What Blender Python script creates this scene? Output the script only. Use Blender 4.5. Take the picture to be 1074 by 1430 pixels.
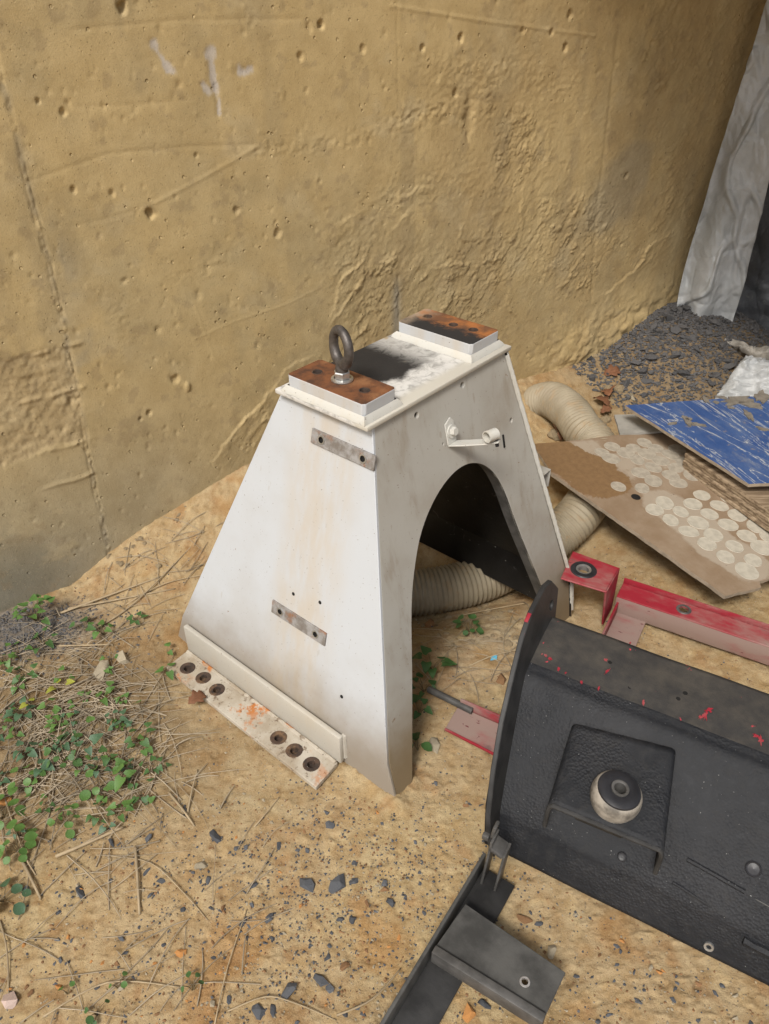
import bpy, bmesh, math, random
import numpy as np
from mathutils import Vector, Matrix
random.seed(7)
DEBUG = False
RNG = np.random.default_rng(11)
for o in list(bpy.data.objects): bpy.data.objects.remove(o)
SC = bpy.context.scene
COL = SC.collection
# ------------------------------------------------------------------ camera
PITCH, FPX, EYE = 35.5, 1075.0, 1.5
cd = bpy.data.cameras.new('camera'); cam = bpy.data.objects.new('camera', cd); COL.objects.link(cam)
cd.sensor_fit = 'VERTICAL'; cd.sensor_height = 36.0; cd.lens = 36.0*FPX/1430.0
cd.clip_start = 0.02; cd.clip_end = 500
cam.location = (0, 0, EYE); cam.rotation_euler = (math.radians(90-PITCH), 0, 0)
SC.camera = cam
# ------------------------------------------------------------------ sky, sun, exposure
SUN_EL, SUN_AZ = 50.0, 247.0          # azimuth measured from +X, counter-clockwise, towards the sun
w = bpy.data.worlds.new('World'); SC.world = w; w.use_nodes = True
nt = w.node_tree; nt.nodes.clear()
sky = nt.nodes.new('ShaderNodeTexSky'); sky.sky_type = 'NISHITA'; sky.sun_disc = False
sky.sun_elevation = math.radians(SUN_EL); sky.sun_rotation = math.radians(90-SUN_AZ)
sky.air_density = 1.0; sky.dust_density = 4.0; sky.ozone_density = 1.0
hs = nt.nodes.new('ShaderNodeHueSaturation'); hs.inputs['Saturation'].default_value = 0.45
bg = nt.nodes.new('ShaderNodeBackground'); bg.inputs['Strength'].default_value = 0.066
wo = nt.nodes.new('ShaderNodeOutputWorld')
nt.links.new(sky.outputs[0], hs.inputs['Color']); nt.links.new(hs.outputs[0], bg.inputs['Color']); nt.links.new(bg.outputs[0], wo.inputs[0])
sd = bpy.data.lights.new('sun', 'SUN'); sd.energy = 1.5; sd.angle = math.radians(14); sd.color = (1.0, 0.96, 0.9)
sun = bpy.data.objects.new('sun', sd); COL.objects.link(sun)
ce, se = math.cos(math.radians(SUN_EL)), math.sin(math.radians(SUN_EL))
sdir = Vector((ce*math.cos(math.radians(SUN_AZ)), ce*math.sin(math.radians(SUN_AZ)), se))
sun.rotation_euler = sdir.to_track_quat('Z', 'Y').to_euler(); sun.location = sdir*6
SC.view_settings.view_transform = 'Standard'; SC.view_settings.look = 'None'
SC.view_settings.exposure = 1.0; SC.view_settings.gamma = 1.0

# ------------------------------------------------------------------ measuring helpers (survey of the place)
_t = math.radians(PITCH)
FW = np.array([0, math.cos(_t), -math.sin(_t)]); UP = np.array([0, math.sin(_t), math.cos(_t)]); RT = np.array([1., 0, 0])
EYEV = np.array([0, 0, EYE])
def ray(x, y): return FW+RT*(x-537)/FPX-UP*(y-715)/FPX
def at(x, y, z=0.0):
    d = ray(x, y); return EYEV+d*((z-EYE)/d[2])
def onplane(x, y, n, p0):
    d = ray(x, y); n = np.asarray(n, float); return EYEV+d*(n@(np.asarray(p0)-EYEV))/(n@d)
W0 = np.array([-1.09, 1.61, 0]); _wa = math.radians(36.5)
WD = np.array([math.cos(_wa), math.sin(_wa), 0]); WN = np.array([math.sin(_wa), -math.cos(_wa), 0])
def wpt(x, y):
    p = onplane(x, y, WN, W0); return float((p-W0)@WD), float(p[2])
# ------------------------------------------------------------------ noise on arrays
def vnoise(x, y, seed=0):
    xi = np.floor(x).astype(np.int64); yi = np.floor(y).astype(np.int64); fx = x-xi; fy = y-yi
    def h(a, b):
        n = (a*374761393+b*668265263+seed*1442695041) & 0xFFFFFFFF
        n = ((n ^ (n >> 13))*1274126177) & 0xFFFFFFFF
        n = (n ^ (n >> 16)) & 0xFFFFFFFF
        return n/4294967295.0
    ux = fx*fx*fx*(fx*(fx*6-15)+10); uy = fy*fy*fy*(fy*(fy*6-15)+10)
    a = h(xi, yi); b = h(xi+1, yi); c = h(xi, yi+1); d = h(xi+1, yi+1)
    return (a+(b-a)*ux)*(1-uy)+(c+(d-c)*ux)*uy
def fbm(x, y, octv=5, seed=0, gain=0.5):
    s = 0; a = 1; t = 0
    for i in range(octv):
        cs, sn = math.cos(0.6*i), math.sin(0.6*i)
        s = s+a*(vnoise(cs*x-sn*y+13.7*i, sn*x+cs*y-7.1*i, seed+i)-0.5); t += a; a *= gain; x = x*2.03; y = y*2.03
    return s/t*2
def sst(a, b, x):
    t = np.clip((x-a)/(b-a), 0, 1); return t*t*(3-2*t)
def polydist(X, Y, pts):
    best = np.full(X.shape, 1e9); side = np.zeros(X.shape)
    for (ax, ay), (bx, by) in zip(pts[:-1], pts[1:]):
        dx, dy = bx-ax, by-ay; L = dx*dx+dy*dy
        t = np.clip(((X-ax)*dx+(Y-ay)*dy)/L, 0, 1)
        ex, ey = X-ax-t*dx, Y-ay-t*dy; d = np.hypot(ex, ey); m = d < best
        best = np.where(m, d, best); side = np.where(m, np.sign(dx*ey-dy*ex), side)
    return best, side
# ------------------------------------------------------------------ materials
class NT:
    def __init__(s, name):
        s.m = bpy.data.materials.new(name); s.m.use_nodes = True; s.t = s.m.node_tree
        s.b = s.t.nodes['Principled BSDF']; s.n = s.t.nodes
    def link(s, a, b): s.t.links.new(a, b)
    def co(s, scale=(1, 1, 1), kind='Object', rot=(0, 0, 0)):
        c = s.n.new('ShaderNodeTexCoord'); mp = s.n.new('ShaderNodeMapping')
        mp.inputs['Scale'].default_value = scale; mp.inputs['Rotation'].default_value = rot
        s.link(c.outputs[kind], mp.inputs[0]); return mp.outputs[0]
    def noise(s, co, scale, detail=6, rough=0.55, dist=0):
        n = s.n.new('ShaderNodeTexNoise'); n.inputs['Scale'].default_value = scale; n.inputs['Detail'].default_value = detail
        n.inputs['Roughness'].default_value = rough; n.inputs['Distortion'].default_value = dist
        s.link(co, n.inputs['Vector']); return n.outputs['Fac']
    def voro(s, co, scale, feature='F1', rnd=1):
        n = s.n.new('ShaderNodeTexVoronoi'); n.feature = feature; n.inputs['Scale'].default_value = scale
        n.inputs['Randomness'].default_value = rnd; s.link(co, n.inputs['Vector']); return n.outputs['Distance']
    def ramp(s, fac, a, b, interp='LINEAR'):
        r = s.n.new('ShaderNodeMapRange'); r.inputs[1].default_value = a; r.inputs[2].default_value = b
        r.interpolation_type = 'SMOOTHSTEP'; s.link(fac, r.inputs[0]); return r.outputs[0]
    def mix(s, fac, a, b, mode='MIX'):
        n = s.n.new('ShaderNodeMix'); n.data_type = 'RGBA'; n.blend_type = mode
        for i, v in ((0, fac), (6, a), (7, b)):
            if isinstance(v, (int, float)): n.inputs[i].default_value = v
            elif isinstance(v, tuple): n.inputs[i].default_value = (*v, 1)
            else: s.link(v, n.inputs[i])
        return n.outputs[2]
    def math(s, op, a, b=0.0):
        n = s.n.new('ShaderNodeMath'); n.operation = op
        for i, v in enumerate((a, b)):
            if isinstance(v, (int, float)): n.inputs[i].default_value = v
            else: s.link(v, n.inputs[i])
        return n.outputs[0]
    def sep(s, co):
        n = s.n.new('ShaderNodeSeparateXYZ'); s.link(co, n.inputs[0]); return n.outputs
    def attr(s, name):
        n = s.n.new('ShaderNodeAttribute'); n.attribute_name = name; return n.outputs
    def rnd(s):
        n = s.n.new('ShaderNodeObjectInfo'); return n.outputs['Random']
    def col(s, c):
        if isinstance(c, tuple): s.b.inputs['Base Color'].default_value = (*c, 1)
        else: s.link(c, s.b.inputs['Base Color'])
    def rough(s, r):
        if isinstance(r, (int, float)): s.b.inputs['Roughness'].default_value = r
        else: s.link(r, s.b.inputs['Roughness'])
    def bump(s, h, strength=0.3, dist=0.002):
        n = s.n.new('ShaderNodeBump'); n.inputs['Strength'].default_value = strength; n.inputs['Distance'].default_value = dist
        s.link(h, n.inputs['Height'])
        if s.b.inputs['Normal'].links: s.link(s.b.inputs['Normal'].links[0].from_socket, n.inputs['Normal'])
        s.link(n.outputs[0], s.b.inputs['Normal'])
    def spec(s, v): s.b.inputs['Specular IOR Level'].default_value = v
M = {}
def mat_wall():
    k = NT('wall_mud_concrete'); c = k.co(); a = k.attr('tint')[0]
    n = k.noise(c, 14, 5, 0.6); n2 = k.noise(c, 160, 2, 0.6)
    col = k.mix(k.ramp(n, 0.3, 0.7), a, k.mix(1.0, a, (0.86, 0.84, 0.80), 'MULTIPLY'))
    col = k.mix(k.math('MULTIPLY', k.ramp(n2, 0.58, 0.75), 0.35), col, k.mix(1.0, col, (0.7, 0.66, 0.6), 'MULTIPLY'))
    g1 = k.noise(c, 420, 2, 0.6); g2 = k.noise(k.co((1.1, .9, 1)), 240, 3, 0.65)
    col = k.mix(k.math('MULTIPLY', k.ramp(g1, 0.60, 0.70), 0.40), col, (0.16, 0.12, 0.07)); col = k.mix(k.math('MULTIPLY', k.ramp(g2, 0.60, 0.70), 0.35), col, (0.62, 0.50, 0.31))
    k.col(col); k.rough(0.93); k.spec(0.25)
    k.bump(k.noise(c, 240, 4, 0.75), 0.45, 0.0022)
    sel = k.ramp(k.noise(c, 17, 2), 0.50, 0.60); pm = k.math('MULTIPLY', k.ramp(k.voro(c, 34), 0.16, 0.09), sel); pm2 = k.ramp(k.voro(k.co((1.3, 1.3, 1)), 80), 0.13, 0.06)
    k.bump(k.math('SUBTRACT', 1.0, k.math('MAXIMUM', pm, k.math('MULTIPLY', pm2, 0.6))), 0.9, 0.004)
    M['wall'] = k.m
def mat_ground():
    k = NT('sandy_soil'); c = k.co(); a = k.attr('tint')[0]
    n = k.noise(c, 22, 5, 0.65); n2 = k.noise(c, 260, 3, 0.7)
    col = k.mix(k.ramp(n, 0.35, 0.68), a, k.mix(1.0, a, (0.80, 0.72, 0.62), 'MULTIPLY'))
    col = k.mix(k.math('MULTIPLY', k.ramp(n2, 0.5, 0.72), 0.55), col, k.mix(1.0, col, (0.62, 0.54, 0.46), 'MULTIPLY'))
    col = k.mix(k.math('MULTIPLY', k.ramp(k.noise(c, 480, 3, 0.6), 0.62, 0.7), 0.5), col, (0.55, 0.45, 0.31))
    g3 = k.noise(c, 620, 2, 0.6); col = k.mix(k.math('MULTIPLY', k.ramp(g3, 0.62, 0.70), 0.5), col, (0.17, 0.115, 0.065)); col = k.mix(k.math('MULTIPLY', k.ramp(k.noise(c, 7, 4, 0.6), 0.52, 0.68), 0.15), col, (0.33, 0.20, 0.09))
    k.col(col); k.rough(0.97); k.spec(0.15)
    k.bump(k.noise(c, 230, 5, 0.8), 0.8, 0.0035)
    M['ground'] = k.m
def mat_paint(name, base, grime, amount, low=0.0, streak=False):
    k = NT(name); c = k.co(); sx = k.sep(c)
    st = k.noise(k.co((9, 9, 1.2)), 3, 6, 0.6)
    g = k.ramp(k.noise(c, 3.2, 6, 0.6), 0.42, 0.72)
    col = k.mix(k.math('MULTIPLY', g, amount*0.6), base, grime)
    if streak:
        ctr = k.ramp(k.math('ABSOLUTE', k.math('SUBTRACT', k.math('ADD', sx[1], k.math('MULTIPLY', sx[2], 0.03)), 0.325)), 0.13, 0.03)
        col = k.mix(k.math('MULTIPLY', k.math('MULTIPLY', ctr, k.ramp(st, 0.25, 0.7)), 0.55), col, (0.47, 0.385, 0.27))
    else: col = k.mix(k.math('MULTIPLY', k.ramp(st, 0.5, 0.75), amount*0.6), col, grime)
    lo = k.math('MULTIPLY', k.ramp(k.math('ADD', sx[2], k.math('MULTIPLY', k.noise(c, 12, 5, 0.6), 0.12)), 0.32, 0.12), low)
    col = k.mix(lo, col, (0.20, 0.145, 0.080))
    scr = k.ramp(k.noise(k.co((90, 90, 5), rot=(0.3, 0.2, 0.4)), 1.0, 3, 0.5), 0.70, 0.73); col = k.mix(k.math('MULTIPLY', scr, 0.35), col, grime)
    chip_ = k.ramp(k.noise(c, 34, 3, 0.6), 0.735, 0.75); col = k.mix(k.math('MULTIPLY', chip_, 0.8), col, (0.20, 0.12, 0.07))
    sp = k.ramp(k.noise(c, 210, 2, 0.5), 0.70, 0.75)
    col = k.mix(k.math('MULTIPLY', sp, 0.75), col, (0.13, 0.09, 0.06))
    k.col(col); k.rough(k.math('ADD', k.math('MULTIPLY', k.noise(c, 30, 4), 0.25), 0.42)); k.spec(0.35)
    k.bump(k.noise(c, 130, 5, 0.6), 0.14, 0.001); k.bump(k.noise(c, 9, 3), 0.12, 0.006)
    M[name] = k.m
def mat_rust(name, cols, rough=0.85, scale=26):
    k = NT(name); c = k.co(); n = k.noise(c, scale, 8, 0.65); n2 = k.noise(c, scale*0.45, 6, 0.6)
    col = k.mix(k.ramp(n, 0.36, 0.62), cols[0], cols[1]); col = k.mix(k.ramp(n2, 0.52, 0.66), col, cols[2])
    k.col(col); k.rough(rough); k.spec(0.3); k.bump(k.noise(c, 170, 6, 0.7), 0.5, 0.0015); M[name] = k.m
def mat_plain(name, base, rough, dark=0.7, scale=40, bump=0.25, bscale=150, metal=0.0, bdist=0.0015, rnd=0.0, spec=0.35):
    k = NT(name); c = k.co(); n = k.noise(c, scale, 6, 0.6)
    col = k.mix(k.ramp(n, 0.35, 0.68), base, tuple(x*dark for x in base))
    if rnd:
        col = k.mix(k.math('MULTIPLY', k.rnd(), rnd), col, k.mix(1.0, col, (0.42, 0.44, 0.47), 'MULTIPLY'))
    k.col(col); k.rough(rough); k.b.inputs['Metallic'].default_value = metal; k.spec(spec)
    k.bump(k.noise(c, bscale, 5, 0.65), bump, bdist); M[name] = k.m
mat_wall(); mat_ground()
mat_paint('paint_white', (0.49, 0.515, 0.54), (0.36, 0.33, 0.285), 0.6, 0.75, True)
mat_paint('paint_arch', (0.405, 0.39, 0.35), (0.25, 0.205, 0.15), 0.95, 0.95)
mat_paint('paint_foot', (0.36, 0.30, 0.225), (0.15, 0.105, 0.07), 1.4, 0.0)
mat_paint('paint_weld', (0.52, 0.51, 0.465), (0.52, 0.45, 0.34), 0.6, 0.3)
def mat_foot():
    k = NT('dirty_foot_paint'); c = k.co(); n = k.noise(c, 10, 6, 0.65); n2 = k.noise(c, 60, 5, 0.7)
    col = k.mix(k.ramp(n, 0.35, 0.7), (0.45, 0.41, 0.34), (0.29, 0.235, 0.165)); col = k.mix(k.ramp(n2, 0.55, 0.68), col, (0.16, 0.115, 0.075))
    rs = k.math('MULTIPLY', k.ramp(k.noise(c, 16, 5, 0.7), 0.56, 0.64), k.ramp(k.noise(c, 4, 2), 0.45, 0.55)); col = k.mix(rs, col, (0.42, 0.15, 0.035))
    col = k.mix(k.ramp(k.noise(c, 150, 2), 0.66, 0.72), col, (0.07, 0.05, 0.035)); k.col(col); k.rough(0.85); k.bump(n2, 0.4, 0.002); M['paint_foot'] = k.m
mat_foot()
mat_rust('rust_pad', ((0.19, 0.075, 0.03), (0.08, 0.038, 0.022), (0.25, 0.115, 0.05)), 0.9, 24)
mat_rust('rust_bar', ((0.17, 0.15, 0.13), (0.30, 0.29, 0.28), (0.25, 0.10, 0.035)), 0.7, 40)
mat_rust('hole_rust', ((0.08, 0.05, 0.035), (0.04, 0.03, 0.025), (0.15, 0.09, 0.05)), 0.9, 50)
mat_plain('galvanised', (0.46, 0.46, 0.45), 0.42, 0.75, 60, 0.15, metal=0.8)
mat_plain('forged', (0.14, 0.125, 0.115), 0.5, 0.6, 70, 0.4, 160, metal=0.55)
mat_plain('zinc', (0.62, 0.62, 0.60), 0.35, 0.8, 60, 0.1, metal=0.85)
def mat_top():
    k = NT('sooty_top'); c = k.co(); s = k.sep(c)
    n = k.noise(c, 11, 8, 0.62); n2 = k.noise(c, 34, 7, 0.65, 1.2)
    # soot fills the back half; a pale chalky film runs along the arch side
    edge = k.math('ADD', s[1], k.math('MULTIPLY', k.math('SUBTRACT', n, 0.5), 0.16))
    soot = k.ramp(edge, 0.262, 0.30)
    pad2 = k.ramp(k.math('ADD', s[0], k.math('MULTIPLY', k.math('SUBTRACT', n2, 0.5), 0.10)), 0.40, 0.455)
    soot = k.math('MULTIPLY', soot, k.math('SUBTRACT', 1.0, k.math('MULTIPLY', pad2, 0.75))); soot = k.math('MULTIPLY', soot, k.ramp(s[0], 0.225, 0.27))
    film = k.mix(k.ramp(n2, 0.42, 0.66), (0.60, 0.585, 0.55), (0.34, 0.33, 0.305))
    film = k.mix(k.ramp(k.noise(c, 18, 5), 0.6, 0.72), film, (0.50, 0.40, 0.26))
    col = k.mix(soot, film, k.mix(n, (0.010, 0.010, 0.010), (0.035, 0.032, 0.03)))
    col = k.mix(k.ramp(s[1], 0.235, 0.21), col, (0.5, 0.47, 0.4))
    k.col(col); k.rough(0.8); k.spec(0.3); k.bump(k.noise(c, 120, 6, 0.7), 0.35, 0.0015); M['top'] = k.m
mat_top()
def mat_rust2():
    k = NT('rust_pad_sooty'); c = k.co(); s = k.sep(c)
    n = k.noise(c, 20, 8, 0.65); n2 = k.noise(c, 45, 6, 0.65)
    col = k.mix(k.ramp(n, 0.38, 0.6), (0.33, 0.12, 0.03), (0.14, 0.06, 0.025))
    col = k.mix(k.ramp(k.math('ADD', s[0], k.math('MULTIPLY', k.math('SUBTRACT', n2, 0.5), 0.09)), 0.565, 0.53), col, (0.018, 0.016, 0.015))
    pale = k.ramp(k.math('ADD', s[1], k.math('MULTIPLY', k.math('SUBTRACT', n, 0.5), 0.1)), 0.37, 0.43)
    col = k.mix(pale, col, (0.38, 0.29, 0.2)); k.col(col); k.rough(0.9); k.bump(n2, 0.5, 0.002); M['rust_pad_sooty'] = k.m
mat_rust2()
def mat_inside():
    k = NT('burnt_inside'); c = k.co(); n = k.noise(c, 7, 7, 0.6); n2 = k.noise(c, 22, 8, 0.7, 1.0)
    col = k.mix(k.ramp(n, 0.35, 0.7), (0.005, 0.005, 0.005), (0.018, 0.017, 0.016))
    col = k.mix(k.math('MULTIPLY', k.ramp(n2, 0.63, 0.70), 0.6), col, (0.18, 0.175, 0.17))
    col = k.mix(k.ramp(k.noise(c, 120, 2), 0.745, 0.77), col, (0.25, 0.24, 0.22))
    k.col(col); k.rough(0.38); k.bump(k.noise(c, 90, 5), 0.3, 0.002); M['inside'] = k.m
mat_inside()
def mat_underseal():
    k = NT('black_underseal'); c = k.co(); v = k.voro(c, 190); n = k.noise(c, 6, 6, 0.6); n2 = k.noise(c, 55, 7, 0.7)
    patch = k.ramp(k.noise(c, 7, 5, 0.6), 0.36, 0.62)
    col = k.mix(k.ramp(n, 0.35, 0.7), (0.0085, 0.0095, 0.012), (0.017, 0.0175, 0.020))
    dust = k.math('MULTIPLY', k.ramp(n2, 0.45, 0.7), 0.18)
    col = k.mix(dust, col, (0.06, 0.056, 0.05))
    col = k.mix(k.math('MULTIPLY', k.ramp(k.noise(c, 330, 1), 0.785, 0.80), 0.8), col, (0.4, 0.4, 0.38))
    k.col(col); k.rough(k.math('ADD', 0.52, k.math('MULTIPLY', n2, 0.30))); k.spec(0.35)
    vb = k.math('MULTIPLY', v, patch)
    k.bump(vb, 0.45, 0.004); k.bump(n2, 0.35, 0.003); k.bump(k.noise(c, 16, 4), 0.2, 0.010); M['underseal'] = k.m
mat_underseal()
def mat_scraped():
    k = NT('black_scraped_top'); c = k.co(); s = k.sep(c); n = k.noise(c, 18, 7, 0.62); n2 = k.noise(c, 50, 6, 0.6, 0.5)
    col = k.mix(k.ramp(n, 0.28, 0.80), (0.030, 0.029, 0.029), (0.075, 0.066, 0.054))
    red = k.math('MULTIPLY', k.ramp(n2, 0.675, 0.70), k.ramp(k.noise(c, 10, 3), 0.48, 0.56))
    col = k.mix(red, col, (0.62, 0.045, 0.07))
    k.col(col); k.rough(0.62); k.spec(0.35); k.bump(k.noise(c, 80, 6, 0.65), 0.35, 0.003); k.bump(k.noise(c, 300, 3), 0.25, 0.001); M['scraped'] = k.m
mat_scraped()
def mat_red(name, fade):
    k = NT(name); c = k.co((.45, 1, 1)); n = k.noise(c, 9, 7, 0.66); n2 = k.noise(c, 70, 5, 0.6)
    col = k.mix(k.ramp(n, 0.55-fade, 0.85-fade), (0.28, 0.017, 0.030), (0.29, 0.205, 0.175))
    col = k.mix(k.ramp(n2, 0.66, 0.70), col, (0.12, 0.02, 0.025))
    col = k.mix(k.math('MULTIPLY', k.ramp(k.noise(c, 26, 4), 0.62, 0.7), 0.7), col, (0.15, 0.10, 0.09))
    k.col(col); k.rough(0.55); k.spec(0.35); k.bump(n2, 0.2, 0.001); M[name] = k.m
mat_red('red_paint', 0.12); mat_red('red_faded', 0.15); mat_red('red_dusty', 0.36)
mat_plain('black_steel', (0.036, 0.035, 0.034), 0.55, 0.55, 22, 0.4, 90, spec=0.4)
mat_plain('grey_steel', (0.12, 0.115, 0.108), 0.5, 0.55, 25, 0.4, 90, metal=0.2)
mat_plain('worn_steel', (0.085, 0.083, 0.077), 0.6, 0.45, 16, 0.5, 70, spec=0.4)
mat_plain('rubber', (0.016, 0.016, 0.018), 0.42, 1.7, 30, 0.3, 60)
mat_plain('bush_rim', (0.34, 0.305, 0.255), 0.5, 0.35, 34, 0.3, 60)
def mat_hose():
    k = NT('duct_hose_fabric'); c = k.co(); n = k.noise(c, 9, 6, 0.6)
    col = k.mix(k.ramp(n, 0.35, 0.7), (0.335, 0.285, 0.20), (0.25, 0.205, 0.135))
    dirt = k.math('MULTIPLY', k.ramp(k.noise(c, 24, 6, 0.7), 0.52, 0.68), 0.6)
    col = k.mix(dirt, col, (0.32, 0.22, 0.115))
    k.col(col); k.rough(0.65); k.bump(k.noise(c, 120, 5), 0.25, 0.0015); M['hose'] = k.m
mat_hose()
def mat_ply():
    k = NT('plywood_face'); c = k.co(); s = k.sep(c); n = k.noise(c, 6, 8, 0.65); n2 = k.noise(c, 60, 6, 0.7)
    g = k.noise(k.co((3, 40, 1)), 5, 5)
    col = k.mix(k.ramp(n, 0.36, 0.66), (0.215, 0.145, 0.085), (0.29, 0.22, 0.15)); col = k.mix(k.math('MULTIPLY', g, 0.3), col, (0.19, 0.13, 0.085))
    a = k.attr('film')[2]; st = k.attr('stain')[2]
    film = k.ramp(k.math('ADD', a, k.math('MULTIPLY', k.math('SUBTRACT', k.noise(c, 16, 7, 0.65), 0.5), 0.9)), 0.42, 0.62)
    col = k.mix(k.math('MULTIPLY', film, 0.75), col, (0.36, 0.305, 0.235))
    stn = k.ramp(k.math('ADD', st, k.math('MULTIPLY', k.math('SUBTRACT', k.noise(c, 11, 6, 0.7), 0.5), 1.5)), 0.42, 0.5)
    col = k.mix(stn, col, k.mix(n2, (0.10, 0.055, 0.022), (0.27, 0.16, 0.07)))
    col = k.mix(k.ramp(k.noise(c, 120, 3), 0.68, 0.74), col, (0.14, 0.10, 0.07))
    k.col(col); k.rough(0.9); k.bump(n2, 0.45, 0.002); M['ply'] = k.m
mat_ply()
mat_plain('glue', (0.46, 0.42, 0.34), 0.85, 0.8, 40, 0.15, 110)
mat_plain('glue_dull', (0.385, 0.34, 0.27), 0.85, 0.75, 40, 0.2, 110)
def mat_blue():
    k = NT('blue_panel_face'); c = k.co(); n = k.noise(c, 7, 7, 0.65)
    st = k.noise(k.co((1.5, 6, 1), rot=(0, 0, 0.5)), 4, 6, 0.75, 0.6); st2 = k.noise(k.co((1.0, 7, 1), rot=(0, 0, 1.2)), 1.6, 5, 0.6, 2.0)
    col = k.mix(k.ramp(n, 0.3, 0.7), (0.025, 0.065, 0.20), (0.06, 0.11, 0.25))
    col = k.mix(k.math('MULTIPLY', k.ramp(st, 0.50, 0.72), 0.5), col, (0.25, 0.26, 0.26))
    col = k.mix(k.math('MULTIPLY', k.ramp(k.math('ABSOLUTE', k.math('SUBTRACT', st2, 0.5)), 0.016, 0.002), 0.85), col, (0.42, 0.43, 0.42))
    col = k.mix(k.math('MULTIPLY', k.ramp(k.noise(c, 40, 6, 0.7), 0.58, 0.7), 0.6), col, (0.26, 0.21, 0.15))
    k.col(col); k.rough(0.5); k.bump(k.noise(c, 70, 5), 0.2, 0.0015); M['blue'] = k.m
mat_blue()
mat_plain('panel_edge', (0.36, 0.29, 0.21), 0.8, 0.7, 40)
mat_plain('mud_flake', (0.21, 0.185, 0.15), 0.95, 0.7, 40, 0.5, 120)
mat_plain('grey_board', (0.33, 0.315, 0.28), 0.85, 0.75, 12, 0.3, 80)
def mat_timber():
    k = NT('grooved_timber'); c = k.co((1.2, 26, 60)); n = k.noise(c, 2.0, 6, 0.6, 0.4)
    col = k.mix(k.ramp(n, 0.4, 0.62), (0.34, 0.255, 0.165), (0.16, 0.11, 0.065)); k.col(col); k.rough(0.85); k.bump(n, 0.5, 0.003); M['timber'] = k.m
mat_timber()
def mat_tarp(name, base, dark):
    k = NT(name); c = k.co(); n = k.noise(c, 5, 7, 0.6); n2 = k.noise(c, 38, 7, 0.65, 1.2)
    col = k.mix(k.ramp(n, 0.35, 0.7), base, dark)
    col = k.mix(k.math('MULTIPLY', k.ramp(n2, 0.55, 0.7), 0.3), col, (0.36, 0.35, 0.31))
    k.col(col); k.rough(0.42); k.spec(0.5)
    k.bump(k.math('MINIMUM', k.voro(k.co((1, 1, .7), rot=(.4, .3, .5)), 9, 'DISTANCE_TO_EDGE'), .10), 0.5, 0.05); k.bump(k.noise(c, 22, 4, 0.6, 1.2), 0.4, 0.012); M[name] = k.m
mat_tarp('tarp', (0.44, 0.45, 0.45), (0.34, 0.35, 0.345)); mat_tarp('tarp_shaded', (0.14, 0.148, 0.16), (0.085, 0.09, 0.098))  # second one is a darker copy, shade of the rear tarp put into colour
mat_plain('sack', (0.42, 0.39, 0.34), 0.8, 0.6, 30, 0.4, 60)
mat_plain('slate', (0.125, 0.13, 0.14), 0.75, 0.55, 60, 0.4, 140, rnd=0.75)
mat_plain('pile_slate', (0.125, 0.12, 0.118), 0.85, 0.62, 50, 0.4, 120, rnd=0.7)
mat_plain('clay', (0.33, 0.18, 0.085), 0.95, 0.6, 60, 0.5, 140, rnd=0.5)
mat_plain('pale_stone', (0.40, 0.34, 0.24), 0.9, 0.7, 40, 0.5, 90, rnd=0.3)
mat_plain('clod', (0.33, 0.255, 0.155), 0.97, 0.72, 35, 0.7, 70, bdist=0.004)
mat_plain('grit', (0.16, 0.13, 0.10), 0.9, 0.5, 25, 0.4, 140)
mat_plain('orange_stone', (0.50, 0.235, 0.075), 0.9, 0.7, 40, 0.5, 90)
mat_plain('pink_stone', (0.55, 0.42, 0.36), 0.85, 0.75, 40, 0.4, 90)
mat_plain('straw', (0.40, 0.33, 0.235), 0.85, 0.5, 9, 0.2, 90)
mat_plain('stalk', (0.44, 0.34, 0.21), 0.8, 0.7, 30, 0.2, 90, rnd=0.4)
mat_plain('dead_leaf', (0.24, 0.105, 0.05), 0.75, 0.6, 40, 0.4, 60, rnd=0.3)
mat_plain('wire', (0.2, 0.2, 0.19), 0.5, 0.7)
mat_plain('scrap', (0.10, 0.36, 0.50), 0.5, 0.8)
def mat_leaf(name, a, b):
    k = NT(name); c = k.co(); n = k.noise(c, 30, 4)
    col = k.mix(k.ramp(n, 0.35, 0.7), a, b); col = k.mix(k.math('MULTIPLY', k.rnd(), 0.6), col, k.mix(1.0, col, (0.6, 0.72, 0.62), 'MULTIPLY'))
    k.col(col); k.rough(0.5); k.b.inputs['Subsurface Weight'].default_value = 0.0
    k.bump(k.noise(c, 140, 3), 0.3, 0.001); M[name] = k.m
mat_leaf('leaf', (0.075, 0.155, 0.032), (0.11, 0.20, 0.05)); mat_leaf('leaf_dark', (0.045, 0.105, 0.03), (0.075, 0.145, 0.04))
mat_leaf('leaf_yellow', (0.36, 0.34, 0.05), (0.25, 0.27, 0.045)); mat_leaf('leaf_blue', (0.055, 0.115, 0.06), (0.085, 0.15, 0.08))
mat_plain('vine_stem', (0.16, 0.12, 0.06), 0.8, 0.7)
mat_plain('void', (0.012, 0.011, 0.010), 0.9)

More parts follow.
